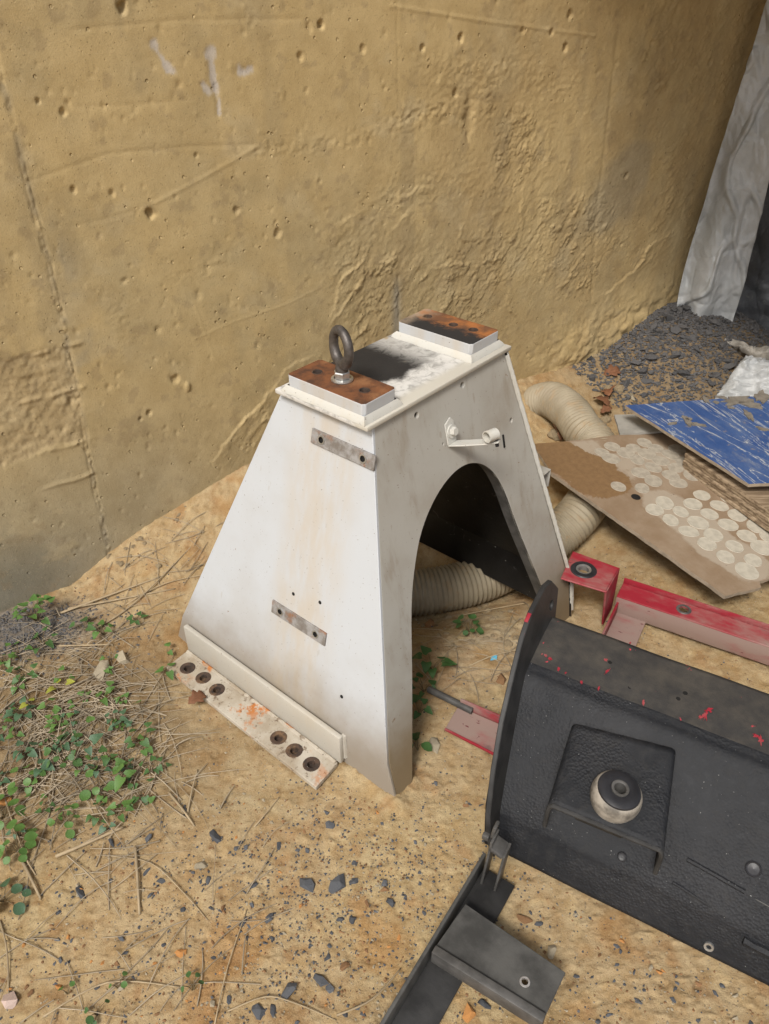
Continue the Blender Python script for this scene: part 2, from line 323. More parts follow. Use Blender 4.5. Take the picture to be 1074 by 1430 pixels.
# ------------------------------------------------------------------ object helpers
def tag(o, label, cat, group=None):
    o['label'] = label; o['category'] = cat
    if group: o['group'] = group
    return o
def empty(name, loc, rz=0.0):
    o = bpy.data.objects.new(name, None); o.location = tuple(loc); o.rotation_euler = (0, 0, rz); o.empty_display_size = 0.05
    COL.objects.link(o); return o
def link(name, me, parent=None):
    o = bpy.data.objects.new(name, me); COL.objects.link(o)
    if parent is not None: o.parent = parent
    return o
def setmats(me, mats):
    for m in (mats if isinstance(mats, (list, tuple)) else [mats]): me.materials.append(M[m])
def from_bm(name, bm, mats, parent=None, smooth=True, angle=35, recalc=True):
    if recalc: bmesh.ops.recalc_face_normals(bm, faces=bm.faces)
    me = bpy.data.meshes.new(name); bm.to_mesh(me); bm.free(); setmats(me, mats)
    if smooth:
        me.shade_smooth(); me.set_sharp_from_angle(angle=math.radians(angle))
    return link(name, me, parent)
def box(bm, c, s, rot=None, bev=0.0015, mi=0):
    m = Matrix.Translation(Vector(c)) @ (rot.to_4x4() if rot is not None else Matrix.Identity(4)) @ Matrix.Diagonal((*s, 1))
    t = bmesh.new(); bmesh.ops.create_cube(t, size=1.0, matrix=m)
    if bev: bmesh.ops.bevel(t, geom=list(t.edges), offset=bev, segments=2, affect='EDGES', profile=0.5)
    for f in t.faces: f.material_index = mi
    merge(bm, t)
def merge(bm, t):
    me = bpy.data.meshes.new('tmp'); t.to_mesh(me); t.free(); bm.from_mesh(me); bpy.data.meshes.remove(me)
def frame_of(axis):
    a = Vector(axis).normalized(); r = Vector((0, 0, 1)) if abs(a.z) < 0.9 else Vector((1, 0, 0))
    x = r.cross(a).normalized(); return x, a.cross(x), a
def tube(bm, pts, rad, n=8, caps=True, mi=0):
    pts = [Vector(p) for p in pts]; rings = []; px = None
    for i, p in enumerate(pts):
        d = (pts[min(i+1, len(pts)-1)]-pts[max(i-1, 0)]).normalized()
        if px is None: x, y, _ = frame_of(d)
        else:
            x = (px-d*px.dot(d)).normalized(); y = d.cross(x)
        px = x; r = rad[i] if isinstance(rad, (list, tuple)) else rad
        rings.append([bm.verts.new(p+x*(r*math.cos(2*math.pi*k/n))+y*(r*math.sin(2*math.pi*k/n))) for k in range(n)])
    for a, b in zip(rings[:-1], rings[1:]):
        for k in range(n):
            f = bm.faces.new((a[k], a[(k+1) % n], b[(k+1) % n], b[k])); f.material_index = mi
    if caps:
        bm.faces.new(rings[0][::-1]).material_index = mi; bm.faces.new(rings[-1]).material_index = mi
def lathe(bm, prof, origin, axis, n=28, mi=0):
    x, y, a = frame_of(axis); o = Vector(origin); rings = []
    for r, h in prof:
        rings.append([bm.verts.new(o+a*h+x*(r*math.cos(2*math.pi*k/n))+y*(r*math.sin(2*math.pi*k/n))) for k in range(n)])
    for p, q in zip(rings[:-1], rings[1:]):
        for k in range(n):
            f = bm.faces.new((p[k], p[(k+1) % n], q[(k+1) % n], q[k])); f.material_index = mi
    return rings
def circ(cx, cy, r, n=18, sx=1.0): return [(cx+r*sx*math.cos(2*math.pi*k/n), cy+r*math.sin(2*math.pi*k/n)) for k in range(n)]
def plate(outer, holes, th, fn, bm=None, mi=0, mtop=None, mside=None):
    """sheet with real holes: 2D outline -> fn(x, y, depth) in 3D; front at depth 0, back at depth th"""
    t = bmesh.new(); loops = []
    for lp in [outer]+list(holes):
        vs = [t.verts.new((x, y, 0)) for x, y in lp]; loops.append(vs)
        for a, b in zip(vs, vs[1:]+vs[:1]): t.edges.new((a, b))
    bmesh.ops.triangle_fill(t, edges=list(t.edges), use_beauty=True, use_dissolve=False)
    t.verts.index_update(); V = [v.co.copy() for v in t.verts]; F = [[v.index for v in f.verts] for f in t.faces]
    LI = [[v.index for v in lp] for lp in loops]; t.free()
    own = bm is None
    if own: bm = bmesh.new()
    fr = [bm.verts.new(fn(v.x, v.y, 0.0)) for v in V]; bk = [bm.verts.new(fn(v.x, v.y, th)) for v in V]
    for f in F:
        bm.faces.new([fr[i] for i in f]).material_index = mi if mtop is None else mtop
        bm.faces.new([bk[i] for i in f[::-1]]).material_index = mi
    for lp in LI:
        for a, b in zip(lp, lp[1:]+lp[:1]):
            bm.faces.new((fr[a], bk[a], bk[b], fr[b])).material_index = mi if mside is None else mside
    return bm
def catmull(pts, sub=5):
    out = []; P = [np.array(p, float) for p in pts]
    for i in range(len(P)-1):
        p0, p1, p2, p3 = P[max(i-1, 0)], P[i], P[i+1], P[min(i+2, len(P)-1)]
        for k in range(sub):
            t = k/sub; out.append(0.5*((2*p1)+(-p0+p2)*t+(2*p0-5*p1+4*p2-p3)*t*t+(-p0+3*p1-3*p2+p3)*t**3))
    out.append(P[-1]); return out
def bevel_mod(o, wd=0.0015, seg=2):
    m = o.modifiers.new('bevel', 'BEVEL'); m.width = wd; m.segments = seg; m.limit_method = 'ANGLE'; m.angle_limit = math.radians(40)
def gridmesh(name, P, tint, mat, extra=None):
    ny, nx = P.shape[:2]; me = bpy.data.meshes.new(name)
    idx = np.arange(nx*ny).reshape(ny, nx)
    q = np.stack([idx[:-1, :-1], idx[:-1, 1:], idx[1:, 1:], idx[1:, :-1]], -1).reshape(-1, 4)
    v = P.reshape(-1, 3)
    if extra is not None:
        ev, ef = extra; ef = np.asarray(ef)+len(v); v = np.vstack([v, ev]); q = np.vstack([q, ef])
        tint = np.vstack([tint.reshape(-1, 3), np.tile(tint.reshape(-1, 3)[:1], (len(ev), 1))])
    me.vertices.add(len(v)); me.vertices.foreach_set('co', v.astype(np.float32).ravel())
    me.loops.add(q.size); me.loops.foreach_set('vertex_index', q.astype(np.int32).ravel())
    me.polygons.add(len(q)); me.polygons.foreach_set('loop_start', np.arange(0, q.size, 4, dtype=np.int32))
    me.update(calc_edges=True); me.validate()
    at_ = me.attributes.new('tint', 'FLOAT_COLOR', 'POINT')
    c = np.ones((len(v), 4), np.float32); c[:, :3] = tint.reshape(-1, 3); at_.data.foreach_set('color', c.ravel())
    me.shade_smooth(); me.materials.append(M[mat]); return me

# ================================================================== WALL
def build_wall():
    s = [-0.12]
    while s[-1] < 3.5: s.append(s[-1]+0.0030+0.0011*max(s[-1], 0))
    S = np.concatenate([np.linspace(-3.5, -0.16, 24), s, np.linspace(3.56, 6.5, 16)])
    Z = np.concatenate([np.linspace(-0.4, -0.06, 8), np.arange(-0.05, 1.64, 0.0042), np.linspace(1.68, 3.0, 18)])
    s, z = np.meshgrid(S, Z); h = np.zeros_like(s)
    pxl = lambda *a: [wpt(*q) for q in a]
    # region of thick smeared mud: right of the diagonal ridge
    dmain, side = polydist(s, z, pxl((700, -20), (540, 172), (470, 300), (442, 480), (400, 520), (300, 640), (200, 760)))
    right = sst(-0.12, 0.22, np.where(side > 0, dmain, -dmain)+0.10*fbm(s*5, z*5, 3, 3))
    rightfar = sst(0.0, 0.5, np.where(side > 0, dmain, -dmain))
    c, sn = math.cos(0.85), math.sin(0.85); a, b = c*s+sn*z, -sn*s+c*z
    streak = fbm(a*20, b*58, 5, 21, 0.6)
    blob = fbm(s*19, z*21, 5, 31, 0.6)
    patchy = sst(-0.15, 0.35, fbm(s*3.1, z*3.1, 3, 41))
    h += 0.006*fbm(s*1.7, z*1.7, 3, 5)
    h += right*(0.0030*streak*(0.15+patchy)+0.0030*np.maximum(blob-0.1, -0.05)*(0.1+patchy))
    rid = 1-np.abs(fbm(a*6+0.8*blob, b*10+0.6*streak, 5, 51, 0.6)); h += right*0.006*sst(0.84, 1.0, rid)*patchy*(0.4+0.6*np.abs(blob)*3)
    # crusty bands
    for pts, wd, am in ((pxl((362, 206), (430, 205), (500, 196), (545, 168), (620, 150)), 0.022, 0.006),
                        (pxl((600, 95), (660, 100), (720, 95), (760, 120), (800, 118)), 0.05, 0.005),
                        (pxl((560, 180), (600, 160), (660, 150), (690, 120)), 0.04, 0.005),
                        (pxl((480, 330), (540, 280), (600, 260), (660, 250)), 0.05, 0.005),
                        (pxl((130, 400), (165, 430), (175, 470)), 0.028, 0.0032), (pxl((240, 385), (300, 370), (330, 345)), 0.03, 0.003)):
        d, _ = polydist(s, z, pts); m = np.exp(-(d/wd)**2); h += m*am*0.6*(fbm(s*70, z*95, 4, 61, 0.65)*1.3+blob*0.7)
    # ledges where the mud coat steps
    WX = 0.022*fbm(s*16, z*16, 5, 71, 0.6); WZ = 0.022*fbm(s*16, z*16, 5, 72, 0.6); WA_ = np.clip(0.65+1.6*fbm(s*6, z*6, 3, 73), 0.1, 1.3)
    def ledge(pts, am, wd=0.006, fall=0.05, sgn=1):
        nonlocal h
        d, sd_ = polydist(s+WX, z+WZ, pts); q = d*sd_*sgn
        h += am*0.62*sst(-wd*0.35, wd*0.35, q)*np.exp(-np.maximum(q, 0)/(fall*0.5))*WA_*(1+0.5*streak)
    ledge(pxl((540, 332), (500, 395), (455, 460), (440, 490), (400, 515), (350, 575), (301, 633)), 0.011, 0.008, 0.06)
    ledge(pxl((565, 300), (520, 350), (480, 380), (462, 432)), 0.012, 0.006, 0.05)
    ledge(pxl((475, 310), (508, 296), (540, 280), (600, 262)), 0.009, 0.006, 0.04, -1)
    ledge(pxl((850, 405), (885, 380), (905, 345), (945, 325), (955, 290)), 0.014, 0.007, 0.07, -1)
    ledge(pxl((735, 240), (728, 300), (722, 350), (706, 420)), 0.010, 0.005, 0.03)
    ledge(pxl((560, 375), (640, 368), (718, 355)), 0.009, 0.005, 0.04, -1)
    ledge(pxl((735, 350), (790, 340), (800, 300), (795, 275), (808, 264), (822, 280), (826, 335)), 0.010, 0.005, 0.03, -1)
    ledge(pxl((640, 420), (690, 395), (720, 440)), 0.009, 0.006, 0.04)
    ledge(pxl((660, 275), (640, 330), (690, 345)), 0.010, 0.006, 0.03)
    ledge(pxl((440, 480), (410, 540), (360, 600)), 0.004, 0.006, 0.05, -1)
    # scratches and grooves
    def groove(pts, am, wd):
        nonlocal h
        d, _ = polydist(s+0.003*fbm(s*30, z*30, 2, 81), z, pts); h -= am*np.exp(-(d/wd)**2)
    for pts, am, wd in ((pxl((45, 252), (150, 215), (260, 205), (360, 202)), 0.0018, 0.004), (pxl((100, 42), (250, 28), (420, 26)), 0.0016, 0.004),
                        (pxl((200, 292), (290, 245), (360, 205)), -0.0022, 0.004), (pxl((100, 150), (180, 147), (260, 140)), 0.0012, 0.005),
                        (pxl((100, 316), (150, 306), (215, 285)), 0.0012, 0.003), (pxl((270, 475), (330, 448), (400, 425), (450, 400)), -0.0016, 0.003),
                        (pxl((555, 0), (556, 150)), 0.0016, 0.003), (pxl((556, 385), (557, 445)), 0.004, 0.004), (pxl((862, 50), (845, 200), (833, 300), (826, 420)), 0.0035, 0.009),
                        (pxl((545, 8), (680, 30), (830, 50)), -0.003, 0.004), (pxl((270, 420), (300, 500), (340, 545)), -0.0012, 0.003)):
        groove(pts, am, wd)
    # formwork joint on the left, with crumbly fins, and board marks below it
    js = 0.366-0.035*sst(0.9, 0.05, z)
    jd = np.abs(s-js-0.004*fbm(s*0+3, z*24, 4, 91)); h += np.exp(-(jd/0.004)**2)*(0.0005+0.007*fbm(s*90, z*90, 3, 92)); h -= 0.0035*np.exp(-((jd-0.004)/0.003)**2)*sst(-0.3, 0.3, fbm(s*20, z*30, 3, 98))
    rough_patch = sst(0.0, 0.02, js+0.015-s)*sst(0.44, 0.455, z+0.02*fbm(s*12, z*12, 2, 93))*sst(0.725, 0.712, z)
    rough_patch *= sst(0.02, 0.16, s+0.6*(z-0.45)+0.05*fbm(s*9, z*9, 3, 94))
    h += rough_patch*(0.0055*fbm(s*60, z*60, 4, 95)-0.004)
    for zz, s1 in ((0.714, 0.40), (0.596, 0.38), (0.445, 0.365), (0.340, 0.35)):
        m = sst(0.01, 0.06, s-0.18)*sst(s1+0.01, s1-0.01, s) if zz < 0.7 else sst(s1+0.01, s1-0.01, s)
        h += m*0.0065*np.exp(-((z-zz-0.004*fbm(s*20, z*0, 2, 96))/0.006)**2)*(0.7+0.6*fbm(s*50, z*50, 2, 97))
    # pits
    tint_pit = np.zeros_like(s)
    def pit(ps, pz, r, dep, rz=None, soft=2.0):
        nonlocal h
        rz = rz or r; i0, i1 = np.searchsorted(S, (ps-r*2.2, ps+r*2.2)); j0, j1 = np.searchsorted(Z, (pz-rz*2.2, pz+rz*2.2))
        if i1 <= i0 or j1 <= j0: return
        ss, zz = s[j0:j1, i0:i1], z[j0:j1, i0:i1]
        d = np.hypot((ss-ps)/r, (zz-pz)/rz)
        if r > .007: d = d+0.35*fbm(ss*90, zz*90, 2, 99)
        h[j0:j1, i0:i1] -= dep*np.exp(-np.maximum(d, 0)**soft*1.2)
    for x, y, r, dp in ((171, 10, .013, .020), (448, 35, .011, .018), (210, 298, .014, .016), (53, 141, .006, .009), (103, 265, .009, .007), (796, 20, .014, .014), (643, 53, .012, .018),
                        (789, 67, .012, .016), (903, 80, .011, .014), (636, 130, .011, .015), (992, 87, .012, .014), (88, 157, .010, .008), (420, 80, .011, .007), (507, 68, .012, .006), (910, 60, .01, .01),
                        (274, 217, .006, .006), (388, 325, .016, .007), (330, 293, .012, .006), (770, 45, .01, .01), (730, 42, .013, .006), (590, 67, .01, .01), (157, 270, .009, .006), (262, 540, .014, -.006), (245, 530, .015, .008), (208, 577, .010, .007), (196, 585, .006, .007), (100, 560, .01, .006), (875, 245, .014, .01)):
        ps, pz = wpt(x, y); pit(ps, pz, r*.72, dp*1.5, r*.88, 5.0)
    ps, pz = wpt(655, 165); pit(ps, pz, 0.022, 0.014, 0.06, 3.0)
    for q in range(2200):
        ps = RNG.uniform(-0.1, 3.3)**1.0; pz = RNG.uniform(0.0, 1.6); r = RNG.uniform(0.0025, 0.0055) if RNG.random() < 0.85 else RNG.uniform(0.005, 0.009)
        pit(ps, pz, r, r*RNG.uniform(0.25, 0.8)*(-0.6 if RNG.random() < 0.15 else 1.0), r*RNG.uniform(0.8, 1.7))
    h += 0.0011*fbm(s*110, z*110, 3, 101)*(0.45+right)
    h *= 0.58
    # lumpy mud skirt along the foot on the right
    foot = sst(0.34, 0.02, z-0.10*rightfar)*sst(1.9, 2.5, s); h += foot*(0.02+0.030*np.abs(fbm(s*8, z*9, 4, 111))+0.010*fbm(s*26, z*26, 3, 112))
    # real colours of the coat: ochre mud, thin grey cement where it has washed off
    ochre = np.array([0.530, 0.400, 0.200]); olive = np.array([0.430, 0.342, 0.190]); grey = np.array([0.33, 0.295, 0.215]); brown = np.array([0.385, 0.275, 0.135])
    n1 = fbm(s*1.6, z*1.6, 5, 121); n2 = fbm(s*4.5, z*3.0, 5, 122); n3 = fbm(s*14, z*14, 4, 123)
    T = ochre[None, None]*np.ones(s.shape+(1,))
    def blend(m, c_):
        nonlocal T
        T = T*(1-m[..., None])+c_*m[..., None]
    blend(sst(-0.25, 0.45, n1+0.3*n3)*0.75, olive); blend(right*0.55*sst(-0.5, 0.4, n2), brown); blend(sst(0.2, 0.55, n2+0.25*n3)*0.4, olive)
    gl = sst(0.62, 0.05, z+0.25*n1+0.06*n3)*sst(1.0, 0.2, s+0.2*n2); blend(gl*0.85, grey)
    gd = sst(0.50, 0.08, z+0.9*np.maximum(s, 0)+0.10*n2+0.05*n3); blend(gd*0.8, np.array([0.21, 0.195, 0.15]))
    gj = np.exp(-((s-js-0.02)/0.035)**2)*sst(1.1, 0.75, z)*sst(0.5, 0.7, z)*sst(-0.3, 0.3, n3+n2); blend(gj*0.8, np.array([0.24, 0.235, 0.21]))
    gs = np.exp(-((s-1.405)/0.02)**2)*sst(0.72, 0.62, z)*sst(0.4, 0.5, z); blend(gs*0.7, np.array([0.22, 0.21, 0.18]))
    gr = sst(0.3, 0.6, fbm(s*2.4+4, z*2.4, 4, 131))*sst(1.9, 2.3, s)*sst(0.5, 0.7, z)*0.5; blend(gr, np.array([0.27, 0.24, 0.175]))
    blend(rough_patch*0.5, np.array([0.42, 0.32, 0.185]))
    damp = sst(0.15, 0.6, fbm(s*11, z*1.1, 5, 151)+0.25*n3)*sst(0.1, 0.9, z); blend(damp*0.35, np.array([0.30, 0.235, 0.135]))
    pale = sst(0.30, 0.5, fbm(s*5.5+9, z*7, 5, 152, 0.6)); blend(pale*0.35, np.array([0.52, 0.42, 0.25]))
    dirty = sst(0.34, 0.5, fbm(s*24, z*24, 4, 153)); blend(dirty*0.3, np.array([0.27, 0.20, 0.115]))
    blend(np.exp(-(jd/0.009)**2)*0.45*sst(-0.2, 0.4, fbm(s*30, z*18, 3, 154)), np.array([0.21, 0.185, 0.14]))
    for x0, y0, x1, y1, wd in ((215, 60, 236, 98, 0.010), (294, 72, 302, 125, 0.012), (302, 120, 305, 160, 0.006), (338, 100, 350, 96, 0.012), (285, 118, 292, 126, 0.008)):
        d, _ = polydist(s+0.01*n3, z, [wpt(x0, y0), wpt(x1, y1)]); blend(sst(wd*1.3, wd*0.4, d+0.012*fbm(s*70, z*40, 3, 141))*0.8, np.array([0.56, 0.52, 0.48]))
        h += -0.002*np.exp(-(d/wd)**2)
    P = W0[None, None]+WD*s[..., None]+WN*h[..., None]+np.array([0, 0, 1.])*z[..., None]
    q = [W0+WD*a_+WN*b_+np.array([0, 0, c_]) for b_ in (-0.07, -0.4) for a_, c_ in ((-3.5, -0.4), (6.5, -0.4), (6.5, 3.0), (-3.5, 3.0))]
    ef = [(0, 1, 2, 3), (5, 4, 7, 6), (4, 0, 3, 7), (1, 5, 6, 2), (3, 2, 6, 7), (4, 5, 1, 0)]
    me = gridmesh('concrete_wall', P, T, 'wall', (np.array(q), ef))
    tag(link('concrete_wall', me), 'mud-coated ochre concrete wall with pits and ridges', 'wall')
build_wall()

# ================================================================== GROUND
STAND_O = at(553, 1120, 0); STAND_A = math.radians(49.73)
sX = np.array([math.cos(STAND_A), math.sin(STAND_A), 0]); sY = np.array([-sX[1], sX[0], 0])
def ground_h(x, y, fine=True):
    x = np.asarray(x, float); y = np.asarray(y, float)
    s = (x-W0[0])*WD[0]+(y-W0[1])*WD[1]; d = (x-W0[0])*WN[0]+(y-W0[1])*WN[1]; d = np.maximum(d, 0)
    hs_ = np.interp(s, [-3, 0.0, 0.2, 0.33, 0.45, 0.80, 1.3, 1.9, 2.4, 2.98, 3.6, 6], [0, 0, 0.0, 0.06, 0.105, 0.185, 0.17, 0.14, 0.13, 0.12, 0.12, 0.1])
    h = hs_*np.exp(-(d/(0.20+0.10*sst(1.8, 2.6, s)))**1.4)
    # dark gravel heap near the tarps
    h = h+0.17*np.exp(-(((s-2.95)/0.42)**2+((d-0.20)/0.34)**2)**1.3)
    h = h+0.018*fbm(x*2.1, y*2.1, 3, 201)*sst(0.2, 0.5, np.hypot(x, y-1.4)-0.2)
    dh, _ = polydist(x, y, HOLLOW); h = h-0.125*np.exp(-(dh/0.17)**2)*sst(0.02, 0.14, d)
    return h
HOLLOW = [tuple(at(x_, y_, -.1)[:2]) for x_, y_ in ((752, 790), (700, 815), (640, 838), (570, 850), (500, 850))]
def build_ground():
    ys = [0.46]
    while ys[-1] < 4.3: ys.append(ys[-1]+0.0028+0.0022*max(ys[-1]-0.6, 0))
    Y = np.concatenate([[-60, -20, -6, -2, -0.6, 0.1, 0.35], ys, [4.6, 5.5, 8, 20, 60]])
    X = np.concatenate([[-60, -20, -8, -4, -2.2, -1.6, -1.3], np.arange(-1.15, 1.35, 0.0042), np.arange(1.35, 2.6, 0.012), [2.9, 3.6, 5, 9, 20, 60]])
    x, y = np.meshgrid(X, Y); h = ground_h(x, y)
    near = sst(4.6, 3.5, y)*sst(-1.6, -1.2, x)*sst(2.9, 2.4, x)
    n = fbm(x*9, y*9, 5, 211); n2 = fbm(x*45, y*45, 4, 212); cl = fbm(x*26, y*26, 3, 213)
    # loose zone in front of the hose, by the wall foot and in the weeds
    g0 = at(690, 880, 0); loose = np.exp(-(((x-g0[0])/0.35)**2+((y-g0[1])/0.28)**2))
    g1 = at(110, 1010, 0); weed = np.exp(-(((x-g1[0])/0.42)**2+((y-g1[1])/0.32)**2)**1.5)
    dw = (x-W0[0])*WN[0]+(y-W0[1])*WN[1]; skirt = sst(0.35, 0.0, dw)
    amp = 0.35+0.9*loose+0.5*weed+0.6*skirt
    h = h+near*amp*(0.0025*n+0.0030*n2+0.005*np.maximum(cl-0.2, 0))
    h = h+near*0.0012*fbm(x*150, y*150, 3, 214)
    pitn = fbm(x*38, y*38, 2, 215); h -= near*0.0035*sst(0.35, 0.7, pitn)*(1-loose)
    clump = fbm(x*62, y*62, 2, 216); h += near*0.0022*sst(0.40, 0.60, clump); h += near*0.0018*sst(0.34, 0.5, fbm(x*120, y*120, 2, 217))
    for q0, q1 in (((0, 0), (0, .772)), ((0, 0), (.058, 0)), ((.708, 0), (.775, 0))):
        w0_, w1_ = STAND_O+sX*q0[0]+sY*q0[1], STAND_O+sX*q1[0]+sY*q1[1]; dd, _ = polydist(x, y, [tuple(w0_[:2]), tuple(w1_[:2])]); h += np.exp(-(dd/.022)**2)*(.006+.008*np.abs(n2))
    tan = np.array([0.445, 0.338, 0.195]); T = tan*np.ones(x.shape+(1,))
    def blend(m, c_):
        nonlocal T
        T = T*(1-m[..., None])+np.array(c_)*m[..., None]
    m1 = fbm(x*2.4, y*2.4, 4, 221); m2 = fbm(x*7, y*7, 4, 222); m3 = fbm(x*19, y*19, 4, 223)
    blend(sst(-0.1, 0.4, m1+0.3*m2)*0.6, (0.46, 0.36, 0.195)); blend(sst(0.12, 0.5, m2+0.3*m3)*0.55, (0.40, 0.225, 0.085)); blend(sst(0.25, 0.6, m3)*0.45, (0.33, 0.175, 0.07)); blend(sst(0.30, 0.6, fbm(x*42, y*42, 3, 224))*0.5, (0.26, 0.17, 0.085)); blend(sst(0.30, 0.55, fbm(x*33+5, y*33, 3, 225))*0.45, (0.55, 0.42, 0.23))
    blend(loose*0.7*sst(-0.4, 0.3, m3), (0.47, 0.385, 0.26)); blend(weed*0.85*sst(-0.7, 0.2, m2), (0.19, 0.145, 0.085)); gp = at(330, 1095, 0); blend(np.exp(-(((x-gp[0])/0.22)**2+((y-gp[1])/0.12)**2))*0.6*sst(-0.5, 0.4, m3), (0.37, 0.31, 0.19))
    gv = at(30, 880, 0); blend(np.exp(-(((x-gv[0])/0.22)**2+((y-gv[1])/0.12)**2)**2)*0.9, (0.17, 0.165, 0.16))
    sw = (x-W0[0])*WD[0]+(y-W0[1])*WD[1]
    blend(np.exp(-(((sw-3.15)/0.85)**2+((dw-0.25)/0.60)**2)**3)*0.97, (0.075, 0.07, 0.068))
    blend(sst(1.25, 1.7, y)*sst(0.45, 0.75, x)*0.45, (0.36, 0.26, 0.14))
    P = np.stack([x, y, h], -1)
    o = link('ground', gridmesh('ground', P, T, 'ground')); o['kind'] = 'structure'
build_ground()
def gz(x, y): return float(ground_h(x, y))
def atg(px, py, lift=0.0):
    p = at(px, py, 0)
    for _ in range(6): p = at(px, py, gz(p[0], p[1])+lift)
    return p

# ================================================================== WHITE STAND
st = empty('steel_stand', STAND_O, STAND_A)
tag(st, 'white pyramid-shaped steel stand with arched opening beside the wall', 'stand')
def sheet(outline, th, nrm):
    """bent sheet: list of (left, right) 3D pairs from the bottom up; thickness towards -nrm"""
    bm = bmesh.new(); n = Vector(nrm).normalized()*th
    F = [(bm.verts.new(a), bm.verts.new(b)) for a, b in outline]; Bk = [(bm.verts.new(Vector(a)-n), bm.verts.new(Vector(b)-n)) for a, b in outline]
    for i in range(len(F)-1):
        bm.faces.new((F[i][0], F[i][1], F[i+1][1], F[i+1][0])); bm.faces.new((Bk[i][1], Bk[i][0], Bk[i+1][0], Bk[i+1][1])).material_index = 1
        bm.faces.new((F[i][0], F[i+1][0], Bk[i+1][0], Bk[i][0])); bm.faces.new((F[i][1], Bk[i][1], Bk[i+1][1], F[i+1][1]))
    bm.faces.new((F[0][0], Bk[0][0], Bk[0][1], F[0][1])); bm.faces.new((F[-1][0], F[-1][1], Bk[-1][1], Bk[-1][0]))
    return bm
o = from_bm('side_plate', sheet([((0, .772, 0), (0, 0, 0)), ((.001, .7225, .118), (.001, .027, .107)), ((.006, .715, .135), (.006, .032, .13)), ((.160, .438, .798), (.160, .198, .798))], .007, (-1, 0, .2)), ['paint_white', 'inside'], st, angle=20); bevel_mod(o, .0012)
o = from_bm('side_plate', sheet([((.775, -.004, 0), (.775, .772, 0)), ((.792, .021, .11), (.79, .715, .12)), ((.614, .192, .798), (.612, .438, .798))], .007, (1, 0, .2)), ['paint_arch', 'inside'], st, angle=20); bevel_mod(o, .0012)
def arch_outline(sl):
    L = [(.058, 0), (.125, .241), (.166, .397), (.201, .481), (.242, .543), (.303, .590), (.373, .613), (.438, .606), (.497, .567), (.540, .495), (.579, .371), (.622, .247), (.651, .164), (.708, 0)]
    return [tuple(p) for p in catmull(L, 5)]
sl = .199/.8
AO = arch_outline(sl)
outer = [(.0075, 0)]+AO+[(.767, 0), (.782, .112), (.606, .797), (.166, .797), (.0085, .107)]
Rf = lambda x, z, d: (x, z*sl+d, z+0.0)
def hz(px, py):                      # picture point on the arch plate -> (x, z)
    n = sY*0.8-np.array([0, 0, 1])*.199; p = onplane(px, py, n, STAND_O); return float((p-STAND_O)@sX), float(p[2])
hl = [circ(*hz(582, 580), .0065, 12), circ(*hz(646, 538), .0065, 12), circ(*hz(714, 587), .0055, 12), circ(*hz(619, 632-12), .003, 8)]
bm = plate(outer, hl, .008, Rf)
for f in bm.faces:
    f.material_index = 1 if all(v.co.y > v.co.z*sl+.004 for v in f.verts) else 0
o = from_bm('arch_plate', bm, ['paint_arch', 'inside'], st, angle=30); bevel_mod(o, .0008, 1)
# rim that lines the arch
bm = bmesh.new(); prev = None
for (x, z) in AO:
    c = Vector((x-.385, 0, z-.30)).normalized()*.004
    r = [bm.verts.new((x, z*sl+.001, z)), bm.verts.new((x, z*sl+.034, z)), bm.verts.new((x+c.x, z*sl+.034, z+c.z)), bm.verts.new((x+c.x, z*sl+.001, z+c.z))]
    if prev:
        for k in range(4): bm.faces.new((prev[k], prev[(k+1) % 4], r[(k+1) % 4], r[k]))
    prev = r
from_bm('arch_rim', bm, 'grey_steel', st)
sb = (.772-.438)/.8
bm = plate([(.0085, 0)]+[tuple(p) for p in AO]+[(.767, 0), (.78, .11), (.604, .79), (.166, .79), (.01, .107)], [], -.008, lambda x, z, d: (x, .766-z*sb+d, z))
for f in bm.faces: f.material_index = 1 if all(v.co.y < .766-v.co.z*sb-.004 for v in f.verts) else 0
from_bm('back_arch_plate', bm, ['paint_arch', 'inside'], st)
bm = bmesh.new(); box(bm, (.3795, .313, .804), (.485, .246, .010), bev=.002); from_bm('top_plate', bm, 'top', st)
# weld seams
def weld(name, a, b, r, mat='paint_weld', par=None):
    a, b = Vector(a), Vector(b); n = max(int((b-a).length/.007), 4); bm = bmesh.new(); pts = []; rr = []
    for i in range(n+1):
        p = a.lerp(b, i/n); pts.append(p+Vector((random.uniform(-1, 1), random.uniform(-1, 1), random.uniform(-1, 1)))*r*.08); rr.append(r*random.uniform(.92, 1.08))
    tube(bm, pts, rr, 7); return from_bm(name, bm, mat, par or st)
weld('weld_seam', (.779, .004, .02), (.784, .020, .11), .006); weld('weld_seam', (.784, .020, .11), (.609, .192, .79), .0055)
